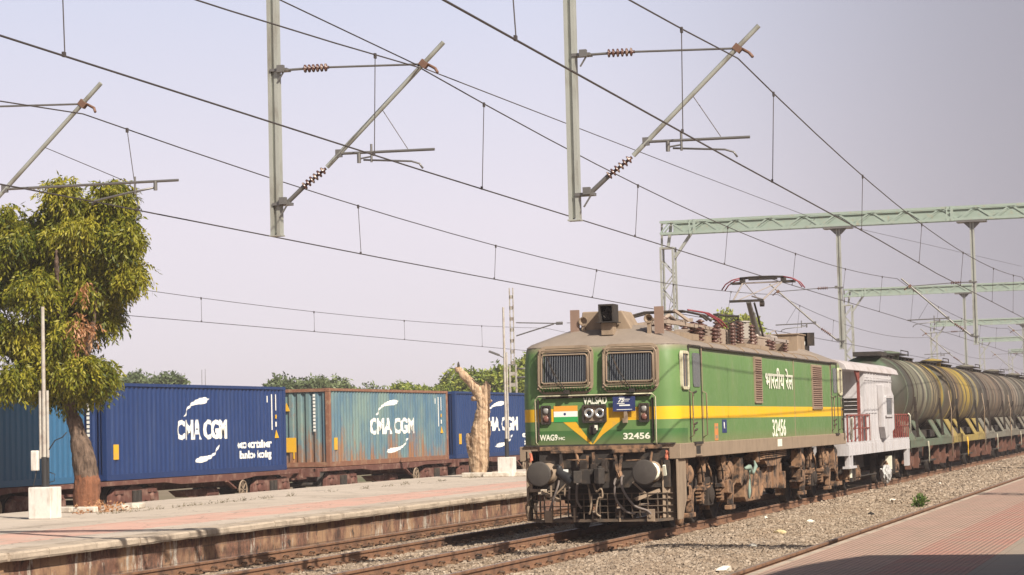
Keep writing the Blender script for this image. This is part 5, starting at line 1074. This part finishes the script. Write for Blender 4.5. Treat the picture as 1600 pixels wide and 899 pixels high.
overhead('overhead line above the near platform track, highest wires at the top right', [(-20, 6.0, 5.6), (17.6, 5.93, 5.46), (30.5, 6.09, 5.45), (45, 6.2, 5.43), (56, 6.35, 5.4), (83, 6.5, 5.4)]+far(6.4, 5.4), [(-22, 5.9, 6.9), (30.5, 6.03, 6.87), (83, 6.45, 6.82), (135, 7.0, 6.8), (187, 7.6, 6.8), (239, 8.2, 6.8), (343, 9.4, 6.9)], [19.8, 27.0, 33.2, 42.5, 52, 61.5, 71, 79, 88, 97, 107], 6.26)
overhead('overhead line above the empty track by the far platform', [(-20, 15.7, 5.45), (30.5, 15.72, 5.42), (43, 15.72, 5.36), (62, 15.65, 5.30), (83, 15.4, 5.25)]+far(15.2, 5.3), [(-22, 15.8, 6.8), (30.5, 15.9, 6.74), (83, 15.2, 6.55), (135, 16, 6.6), (187, 16.6, 6.6), (239, 17.2, 6.6), (343, 18.5, 6.6)], [26.8, 31.9, 41.5, 50, 58.5, 67, 75, 88, 97], 6.04)
overhead('thin overhead line above the container train', [(20, 29, 5.4), (57, 29, 5.33), (72, 29, 5.33), (100, 29, 5.3), (160, 29, 5.3)], [(45, 29, 6.4), (100, 29, 6.4), (160, 29, 6.4)], [63, 72, 81, 90.5], 6.0, .010)
t = MB(); wire(t, [(22.0, 11.0, 7.05), (26.2, 10.95, 7.33), (30.6, 10.62, 7.09)], .0095); a_ = t.build('anchor_wire', m_wire); tag(a_, 'slack wire rising to the upper left from the left bracket arm', 'overhead wire')
t = MB(); wire(t, [(30.7, 10.58, 7.07), (56, 12.2, 8.15), (83, 13.80, 9.28), (135, 10.5, 10.5)], .009); a_ = t.build('anchor_wire', m_wire); tag(a_, 'lone wire climbing from the left bracket arm to the gantry behind', 'overhead wire')

# ------------------------------------------------------------------ lamp posts on the far platform
def lamp(x, y, ztop, lab, head=None, box=True, twin=False):
    t = thing('lamp_post', lab, 'lamp post', (x, y, PBz), group='lamp posts on the far platform')
    b = MB(); b.box(-.24, .24, -.26, .26, 0, .66); base = b.build('base', m_white, t, .02)
    b = MB(); b.cyl((0, 0, .66), (0, 0, 1.28), .062, n=14); b.cyl((.10, -.02, .66), (.10, -.02, 1.3), .035, n=10); b.build('sleeve', m_black, t)
    b = MB(); b.cyl((0, 0, 1.2), (0, 0, ztop-PBz), .045, .036, n=14)
    if twin: b.cyl((0, .085, 1.25), (0, .085, ztop-PBz-1.75), .03, n=10); b.cyl((.0, -.085, 1.27), (0, -.085, ztop-PBz-1.75), .03, n=10)
    else: b.cyl((0, -.08, 1.2), (0, -.08, 4.2), .03, n=10)
    b.build('pole', m_postw, t)
    if box:
        b = MB(); b.box(-.12, -.02, .10, .26, 1.00, 1.42); b.build('switch_box', m_white, t, .02)
        b = MB(); b.tube([(-.05, .16, 1.0), (-.05, .22, .75), (-.05, .28, .55), (-.05, .30, .42)], .012); b.tube([(0, -.1, 1.42), (0, -.25, 1.62), (0, -.42, 1.68), (0, -.52, 1.78)], .012); b.tube([(0, -.1, .75), (0, -.22, .78), (0, -.24, .92), (0, -.12, .96)], .010); b.build('cable', m_black, t)
    if head:
        b = MB(); b.tube([(0, 0, 4.0), (0, .22, 4.12)], .02); b.obox((0, .36, 4.18), (.12, .38, .07), (Vector((1, 0, 0)), R(22))); b.build('lamp_head', m_tubeS, t, .01)
lamp(42.9, 23.36, 4.7, 'white twin tube post in a concrete base left of the leafy tree', twin=True)
lamp(74.3, 23.03, 6.02, 'slim white post with a small lamp head beside the dead stump', head=True, box=False)

# far mast by the container line
t = thing('lattice_mast', 'white lattice mast behind the containers, left of the locomotive', 'mast', (100, 30.6, -.4))
b = MB()
for s in (-1, 1): b.box(-.04, .04, s*.15-.035, s*.15+.035, 0, 5.2); b.box(-.03, .03, s*.08-.022, s*.08+.022, 5.2, 8.7)
z = .2
while z < 8.6: b.box(-.03, .03, -.09 if z > 5 else -.15, .09 if z > 5 else .15, z, z+.16); z += .5
b.build('mast', m_postw, t)
b = MB(); b.cyl((0, -.2, 7.1), (0, -2.1, 7.0), .025); b.cyl((0, -.2, 6.5), (0, -2.0, 6.98), .03); b.tube([(0, -.2, 5.0), (0, -.7, 5.0)], .05); b.tube([(0, -.2, 4.6), (0, -.7, 4.62)], .05); b.cyl((0, -2.1, 7.0), (0, -2.4, 7.0), .07); b.build('bracket', m_tubeS, t)
b = MB(); b.cyl((0, -2.6, 7.0), (0, -5, 6.95), .014); b.build('cross_wire', m_wire, t)
# bare rods far behind the container train
for i, (x_, y_, h_) in enumerate(((170, 82.5, 7.2), (170, 81.9, 7.1), (170, 81.0, 6.95), (170, 80.1, 7.0), (170, 79.8, 7.0), (170, 78.3, 7.2), (170, 78.0, 7.25))):
    b = MB(); b.cyl((0, 0, 0), (0, 0, h_+.75), .05, .02, n=6); b.cyl((0, 0, 0), (0, 0, .4), .15, n=6); o = b.build('steel_rod', m_tubeS, None, 0, (x_, y_, -.75)); tag(o, 'thin bare rod on the skyline above the navy container', 'rod', 'bare rods on the skyline')

# ------------------------------------------------------------------ foliage
def m_leaf(name, dark, mid, lite, tr=.25):
    k = NT(name); at = k.n('ShaderNodeAttribute', attribute_name='tint'); cr = k.n('ShaderNodeValToRGB'); e = cr.color_ramp.elements
    e[0].position = 0; e[0].color = (*dark, 1); e[1].position = 1; e[1].color = (*lite, 1); q = e.new(.5); q.color = (*mid, 1)
    k.t.links.new(at.outputs['Fac'], cr.inputs[0]); k.out(cr.outputs[0], .5, 0, .35)
    tl = k.n('ShaderNodeBsdfTranslucent'); k.t.links.new(cr.outputs[0], tl.inputs[0]); ms = k.n('ShaderNodeMixShader'); ms.inputs[0].default_value = tr
    k.t.links.new(k.b.outputs[0], ms.inputs[1]); k.t.links.new(tl.outputs[0], ms.inputs[2]); k.t.links.new(ms.outputs[0], k.t.nodes['Material Output'].inputs[0]); return k.m
def foliage(name, lobes, n, par, mt, L=.11, Wd=.03, rach=.34, m_=9, droop=.8, tint=(.5, .22), loc=(0, 0, 0), shell=.45):
    vol = np.array([l[3]*l[4]*l[5] for l in lobes])**(2/3); idx = nrg.choice(len(lobes), n, p=vol/vol.sum()); Lb = np.array(lobes)[idx]
    d = nrg.normal(size=(n, 3)); d /= np.linalg.norm(d, axis=1)[:, None]; rr = nrg.uniform(0, 1, n)**shell
    # clumps: warp the radius with low frequency bumps so the outline is uneven
    ph = nrg.uniform(0, 6.28, 6); wv = 1+.13*np.sin(5*d[:, 0]+ph[0]+idx)+.13*np.sin(6*d[:, 1]+ph[1]+idx*2)+.12*np.sin(7*d[:, 2]+ph[2]+idx*3)
    C0 = Lb[:, :3]+d*Lb[:, 3:6]*(rr*wv)[:, None]-np.array(loc)
    rd = d+nrg.normal(0, .5, (n, 3)); rd[:, 2] -= droop*.6; rd /= np.linalg.norm(rd, axis=1)[:, None]
    t = np.linspace(0, 1, m_)[None, :, None]; base = C0[:, None, :]+rd[:, None, :]*(rach*t); base[..., 2] -= (droop*.35*rach*t[..., 0]**2*2)
    base = base.reshape(-1, 3); N = len(base)
    side = np.cross(np.repeat(rd, m_, 0), nrg.normal(size=(N, 3))); side /= np.linalg.norm(side, axis=1)[:, None]+1e-6
    ld = side*.8+np.repeat(rd, m_, 0)*.5+np.array([0, 0, -droop])*nrg.uniform(.4, 1.1, (N, 1)); ld /= np.linalg.norm(ld, axis=1)[:, None]
    wdv = np.cross(ld, nrg.normal(size=(N, 3))); wdv /= np.linalg.norm(wdv, axis=1)[:, None]+1e-6
    l = (L*nrg.uniform(.65, 1.3, N))[:, None]; w_ = (Wd*nrg.uniform(.7, 1.3, N))[:, None]
    V = np.stack([base, base+ld*l*.45+wdv*w_*.5, base+ld*l, base+ld*l*.45-wdv*w_*.5], 1).reshape(-1, 3)
    F = np.arange(N*4).reshape(-1, 4)
    lt = nrg.normal(0, .13, len(lobes))[idx]; tn = np.repeat(np.clip(nrg.normal(tint[0], tint[1], n)+lt, 0, 1), m_)+nrg.normal(0, .08, N)
    o = rawmesh(name, V, F, mt, par, attr=np.repeat(np.clip(tn, 0, 1), 4)); return o
m_leafA = m_leaf('neem_leaf', (.05, .075, .006), (.20, .20, .014), (.40, .35, .04), .28)
m_dry = m_leaf('dry_leaf', (.30, .12, .05), (.45, .22, .10), (.55, .32, .18), .3)
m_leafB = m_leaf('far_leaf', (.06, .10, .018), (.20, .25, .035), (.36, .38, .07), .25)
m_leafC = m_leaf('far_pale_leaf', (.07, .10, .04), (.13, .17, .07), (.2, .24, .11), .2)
def organic(name, chains, mt, par=None, vox=.035, disp=.05, dsc=.18, sc2=None, loc=(0, 0, 0)):
    b = MB()
    for ch in chains: b.tube([Vector(p[:3])-Vector(loc) for p in ch], [p[3] for p in ch], 14)
    o = b.build(name, mt, par)
    rm = o.modifiers.new('r', 'REMESH'); rm.mode = 'VOXEL'; rm.voxel_size = vox; rm.use_smooth_shade = True
    sm = o.modifiers.new('s', 'SMOOTH'); sm.iterations = 4
    tx = bpy.data.textures.new(name, 'CLOUDS'); tx.noise_scale = dsc; d = o.modifiers.new('d', 'DISPLACE'); d.texture = tx; d.strength = disp; d.mid_level = .5
    if sc2:
        e = bpy.data.objects.new('x', None)
        tx2 = bpy.data.textures.new(name+'2', 'STUCCI'); tx2.noise_scale = sc2; tx2.turbulence = 8; d2 = o.modifiers.new('d2', 'DISPLACE'); d2.texture = tx2; d2.strength = disp*.25
    return o
def m_bark(name, a, b_, low=None, scl=(1, 1, .16), bs=.9):
    k = NT(name); n1 = k.noise(9, 6, .7, scl); c = k.mix(k.ramp(n1, .38, .62), a, b_)
    if low:
        q = k.xyz(); e = k.math('ADD', q[2], k.math('MULTIPLY', k.math('SUBTRACT', k.noise(7, 4), .5), .35)); c = k.mix(k.math('LESS_THAN', e, .80), c, k.mix(k.ramp(n1, .35, .6), low, sc(low, 1.7)))
    k.bump(n1, bs, .045); return k.out(c, .95)
TX, TY = 47.5, 24.85
tree = thing('leafy_tree', 'large leafy tree with drooping yellow green leaves and a red painted trunk foot', 'tree', (TX, TY, PBz))
tp = lambda y, z, r, x=TX: (x, y, z, r)
organic('trunk', [[tp(24.80, .22, .36), tp(24.80, .40, .305), tp(24.79, .95, .295), tp(24.83, 1.35, .27), tp(24.93, 1.8, .24), tp(25.10, 2.35, .20), tp(25.30, 2.9, .18), tp(25.50, 3.6, .16), tp(25.3, 4.6, .13), tp(25.2, 5.8, .08)],
    [tp(25.2, 2.7, .16), tp(24.8, 3.4, .12, 47.3), tp(24.4, 4.3, .08, 47.1), tp(24.2, 5.4, .05, 47)], [tp(25.4, 3.3, .15), tp(25.9, 4.2, .11, 47.8), tp(26.3, 5.3, .07, 48)], [tp(25.3, 2.9, .12), tp(26, 3.6, .08, 47), tp(26.6, 4.0, .05, 46.8)], [tp(25.4, 4.2, .1), tp(25.0, 5.2, .07, 46.6), tp(24.8, 6.2, .04, 46.2)]],
    m_bark('neem_bark', (.055, .036, .026), (.185, .125, .09), (.14, .058, .030), (1.4, 1.4, .28)), tree, .035, .07, .22, .05, (TX, TY, PBz))
lobes = [ # x, y, z, rx, ry, rz
    (47.3, 25.15, 7.2, .8, .48, .58), (47.5, 24.05, 7.35, .35, .24, .36), (47.2, 23.72, 6.6, .4, .22, .28), (47.2, 23.75, 5.75, .4, .24, .26), (47.4, 26.1, 6.95, .9, .75, .55), (47.3, 26.3, 6.3, 1.0, .7, .6), (47.3, 26.9, 6.0, 1.0, .6, .6), (47.4, 27.1, 6.6, 1.0, .7, .8),
    (47.3, 24.5, 6.5, .9, .68, .62), (47.3, 25.5, 6.2, 1.2, 1.1, .8), (47.3, 24.35, 5.75, .8, .50, .50), (47.3, 27.2, 5.7, 1.0, .7, .6),
    (47.2, 25.3, 5.2, 1.2, .95, .75), (47.5, 24.5, 5.05, .6, .36, .42), (47.1, 26.1, 4.3, 1.0, .6, .55), (47.1, 25.2, 4.3, 1.1, .7, .65),
    (47.1, 25.9, 3.55, 1.0, .68, .50), (47.1, 24.95, 3.55, .9, .62, .40), (47.2, 24.5, 3.35, .6, .34, .26), (47.4, 25.3, 3.4, .6, .6, .35)]
cl_ = []
for (x_, y_, z_, a_, b_, c_) in lobes:                       # every limb ends in several separate leaf clumps
    for i in range(9):
        d = Vector((rng.gauss(0, 1), rng.gauss(0, 1), rng.gauss(.1, 1))).normalized(); r_ = rng.uniform(.20, .40)
        cl_.append((x_+d.x*a_*.85, y_+d.y*b_*.92, z_+d.z*c_*.92, r_*1.1, r_, r_*.62))
cl_ += [(x_+.25, y_, z_-.1, a_*.55, b_*.6, c_*.6) for (x_, y_, z_, a_, b_, c_) in lobes]
foliage('crown', cl_, 15500, tree, m_leafA, .135, .042, .26, 9, 1.1, (.52, .24), (TX, TY, PBz), .45)
foliage('dry_leaves', [(46.5, 24.45, 4.50, .12, .11, .45), (46.4, 24.25, 5.35, .10, .10, .13), (46.6, 24.15, 4.4, .08, .10, .10)], 75, tree, m_dry, .12, .035, .22, 7, 1.2, (.45, .25), (TX, TY, PBz), .6)
# low kerb stones round the tree foot and dry leaf litter
m_kstone = mat('whitewashed_stone', (.62, .57, .49), .9, var=.12, scale=6, dirt=(.36, .29, .22), dscale=5)
for i, (x_, y_, L_, r_) in enumerate(((46.4, 25.0, .95, 1.35), (46.2, 24.15, .55, 1.5), (47.3, 23.72, .9, .45), (48.3, 23.9, .6, .2))):
    b = MB(); b.box(-L_/2, L_/2, -.09, .09, 0, .13); o = b.build('kerb_stone', m_kstone, None, .025, (x_, y_, PBz)); o.rotation_euler = (0, 0, r_); tag(o, ['long whitewashed kerb stone between the concrete base and the tree trunk', 'short whitewashed kerb stone in front of the leafy tree trunk', 'whitewashed kerb stone right of the leafy tree trunk', 'half hidden kerb stone behind the leafy tree trunk'][i], 'kerb stone', 'kerb stones round the leafy tree')
tag(foliage('leaf_litter', [(46.7, 24.0, .34, .8, .5, .03), (46.2, 23.7, .33, 1.2, .4, .02)], 60, None, m_dry, .10, .04, .2, 6, .1, (.35, .25)), 'dry brown leaf litter at the foot of the leafy tree', 'leaf litter', kind='stuff')
# weeds along the joint of the far platform
m_weed = m_leaf('weed_leaf', (.07, .06, .03), (.14, .12, .05), (.24, .20, .09))
wl = []
for i in range(46):
    x_ = 44+i*.85+rng.uniform(-.2, .2)
    if rng.random() < .6: wl.append((x_, 22.9+.06*(x_-44)**.8+rng.uniform(-.05, .05), PBz+.005, .55, .04, .008+.012*rng.random()))
tag(foliage('low_weeds', wl, 420, None, m_weed, .045, .012, .06, 5, -.2, (.3, .25)), 'low dry weeds growing along a joint of the far platform', 'weeds', kind='stuff')

# dead stump
SX, SY = 75, 24.25
m_dead = m_bark('dead_wood', (.27, .16, .09), (.60, .44, .29), None, (1.5, 1.5, .14), 1.0)
stump = thing('tree_stump', 'pale dead tree stump, forked and broken, beside the slim white post', 'stump', (SX, SY, PBz))
q = lambda y, z, r, x=SX: (x, y, z, r)
organic('trunk', [[q(24.27, .2, .28), q(24.27, .5, .25), q(24.26, 1.2, .28), q(24.20, 1.9, .28), q(24.06, 2.5, .24), q(24.05, 2.95, .22), q(24.25, 3.25, .19), q(24.5, 3.55, .15), q(24.74, 3.8, .135), q(24.93, 3.98, .12), q(24.97, 4.08, .07)],
    [q(24.34, .5, .20), q(24.44, 1.1, .19), q(24.54, 1.55, .15), q(24.60, 1.80, .09)], [q(24.05, 2.6, .22), q(23.93, 3.0, .15), q(23.9, 3.25, .12), q(23.86, 3.45, .11)], [q(23.95, 3.1, .12), q(24.02, 3.4, .09), q(23.88, 3.5, .08)], [q(24.3, 3.0, .1), q(24.48, 2.95, .07)], [q(23.9, 2.9, .06), q(23.72, 2.85, .05)],
    [q(24.18, .3, .22), q(24.08, 1.4, .23), q(23.98, 2.2, .19)]], m_dead, stump, .028, .10, .20, .07, (SX, SY, PBz))
organic('charred_tip', [[q(24.93, 3.95, .06), q(24.90, 4.12, .045), q(24.91, 4.25, .02)]], m_dark, stump, .012, .02, .1, None, (SX, SY, PBz))
for i, (x_, y_, a_) in enumerate(((74.2, 24.15, 1.45), (74.1, 23.35, 1.62), (74.4, 22.6, 1.5))):
    b = MB(); b.box(-.45, .45, -.12, .12, 0, .16); o = b.build('kerb_stone', m_kstone, None, .03, (x_, y_, PBz)); o.rotation_euler = (0, 0, a_); tag(o, ['left whitewashed kerb stone at the foot of the dead stump', 'middle whitewashed kerb stone between dead stump and white post', 'right whitewashed kerb stone by the base of the slim white post'][i], 'kerb stone', 'kerb stones round the dead stump')

# trees beyond the container train
def bgtree(lab, x, lobes, n, mt, L=.30, W2=.13, nm='distant_tree', trunk=True):
    y = sum(l[1] for l in lobes)/len(lobes); t = thing(nm, lab, 'tree', (x, y, -.6))
    if trunk:
        b = MB(); zc = min(l[2] for l in lobes); b.tube([(0, 0, 0), (.1, .1, (zc+.6)*.5), (0, 0, zc+.8)], [.35, .26, .16], 8)
        for l in lobes[:4]: b.tube([(0, 0, (zc+.6)*.6), ((l[0]-x)*.5, (l[1]-y)*.5, (zc+.6)*.85), (l[0]-x, l[1]-y, l[2]+.6)], [.14, .09, .04], 6)
        b.build('trunk', m_under, t)
    foliage('crown', lobes, n, t, mt, L, W2, .5, 6, .3, (.5, .25), (x, y, -.6), .35)
def cl(x, y0, y1, z0, zt, n, r): # irregular chain of lobes
    return [(x+rng.uniform(-2, 2), y0+(y1-y0)*(i+.5)/n+rng.uniform(-.4, .4), z0-.9+(zt-z0-r)*rng.uniform(.45, 1.0), r*rng.uniform(.9, 1.6), r*rng.uniform(.7, 1.2), r*rng.uniform(.7, 1.0)) for i in range(n)]+[(x, (y0+y1)/2, z0-1.2, 3, (y1-y0)*.40, 1.2)]
bgtree('dark dense tree behind the slim white post', 138, cl(138, 42.2, 46.2, 4.2, 6.8, 7, 1.0), 5600, m_leafB)
bgtree('dense green tree between the lattice mast and the locomotive', 140, cl(140, 37.5, 42.2, 4.2, 7.2, 6, 1.1), 4200, m_leafB)
bgtree('lower yellow green tree behind the dead stump', 136, cl(136, 46.2, 50.0, 4.0, 5.8, 6, .9), 3600, m_leafB)
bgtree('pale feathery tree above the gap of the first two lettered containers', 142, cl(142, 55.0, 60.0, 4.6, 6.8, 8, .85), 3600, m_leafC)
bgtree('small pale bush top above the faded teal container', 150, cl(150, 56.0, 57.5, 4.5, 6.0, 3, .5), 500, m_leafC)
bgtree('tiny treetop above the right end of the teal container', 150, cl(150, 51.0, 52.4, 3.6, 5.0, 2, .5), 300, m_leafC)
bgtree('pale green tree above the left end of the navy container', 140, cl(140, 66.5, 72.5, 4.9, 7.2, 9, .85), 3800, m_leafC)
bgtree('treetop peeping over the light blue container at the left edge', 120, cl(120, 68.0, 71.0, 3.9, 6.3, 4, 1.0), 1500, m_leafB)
bgtree('bright yellow green treetop behind the grey drum on the locomotive roof', 150, [(150, 30.7, 7.9, 1.2, .5, .9), (150, 29.5, 8.2, 1.0, .4, .8), (150, 31.1, 8.7, .8, .25, .5), (150, 28.9, 7.2, 1.0, .4, .9), (150, 30, 5, 1.5, 1.2, 1.8)], 1500, m_leaf('bright_leaf', (.13, .17, .02), (.26, .30, .04), (.40, .40, .08)))
# a low belt of scrub closes the horizon
sl_ = [(rng.uniform(210, 330), yy+rng.uniform(-4, 4), rng.uniform(.3, 1.6), 4, rng.uniform(3, 6), rng.uniform(1.2, 2.4)) for yy in np.arange(-30, 210, 3.2)]
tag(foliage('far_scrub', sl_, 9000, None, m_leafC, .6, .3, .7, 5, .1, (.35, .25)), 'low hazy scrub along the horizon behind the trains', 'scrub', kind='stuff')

# ------------------------------------------------------------------ small things on the ballast
t = thing('weed_plant', 'small green weed growing in the ballast beside the near platform rail', 'plant', (54.1, 6.73, -.14)); foliage('leaves', [(54.1, 6.73, -.03, .20, .08, .05)], 45, t, m_leaf('fresh_leaf', (.05, .09, .015), (.10, .16, .03), (.16, .24, .05)), .09, .04, .12, 6, -.2, (.5, .25), (54.1, 6.73, -.14))
b = MB(); b.tube([(54.1-54.1, 0, 0), (.02, .05, .1)], .01); b.build('stem', m_weed, t)
def scrap(x, y, sx_, sy_, sz_, lab, mt, cat_='litter'):
    bm = bmesh.new(); bmesh.ops.create_icosphere(bm, subdivisions=2, radius=1); sd = rng.random()*50
    for v in bm.verts: k_ = 1+.55*noise.noise(v.co*1.7+Vector((sd, 0, 0))); v.co = Vector((v.co.x*sx_*k_, v.co.y*sy_*k_, v.co.z*sz_*k_))
    me = bpy.data.meshes.new('scrap'); bm.to_mesh(me); bm.free(); o = bpy.data.objects.new('scrap', me); C.objects.link(o); me.materials.append(mt); o.location = (x, y, float(bed_z(x, y))+.05); o.rotation_euler = (0, 0, rng.uniform(0, 3)); tag(o, lab, cat_, 'scraps of litter on the ballast')
m_ylit = mat('yellowish_stone', (.62, .50, .28), .9)
scrap(31.9, 6.74, .16, .09, .05, 'largest crumpled white scrap on the ballast, bottom of the photo', m_litter)
scrap(37.2, 7.35, .07, .06, .04, 'small white scrap on the ballast above the largest one', m_litter)
scrap(41.4, 7.68, .12, .09, .05, 'yellowish stone lying on the ballast below the middle of the locomotive', m_ylit, 'stone')
scrap(48.0, 9.2, .05, .05, .05, 'tiny white scrap right beside the near rail of the locomotive track', m_litter)
scrap(45.9, 7.89, .10, .05, .04, 'pale scrap on the ballast near the middle of the strip', m_litter)
scrap(56.5, 7.68, .10, .08, .05, 'pale scrap on the ballast left of the green weed', m_litter)
scrap(71.0, 8.2, .14, .05, .04, 'thin white scrap on the far ballast below the tank wagons', m_litter)
scrap(49.5, 7.2, .10, .07, .06, 'dark scrap on the ballast left of the green weed', m_dark)

# ------------------------------------------------------------------ dusty air
hz = MB(); hz.box(-420, 3020, -1520, 2520, -1.9, 14.5); h = hz.build('haze', None); h['kind'] = 'stuff'
hm = bpy.data.materials.new('haze'); hm.use_nodes = True; ht = hm.node_tree; ht.nodes.remove(ht.nodes['Principled BSDF'])
pv = ht.nodes.new('ShaderNodeVolumePrincipled'); pv.inputs['Color'].default_value = (.88, .80, .82, 1); pv.inputs['Density'].default_value = .0007; pv.inputs['Anisotropy'].default_value = 0
ht.links.new(pv.outputs[0], ht.nodes['Material Output'].inputs['Volume']); h.data.materials.append(hm)
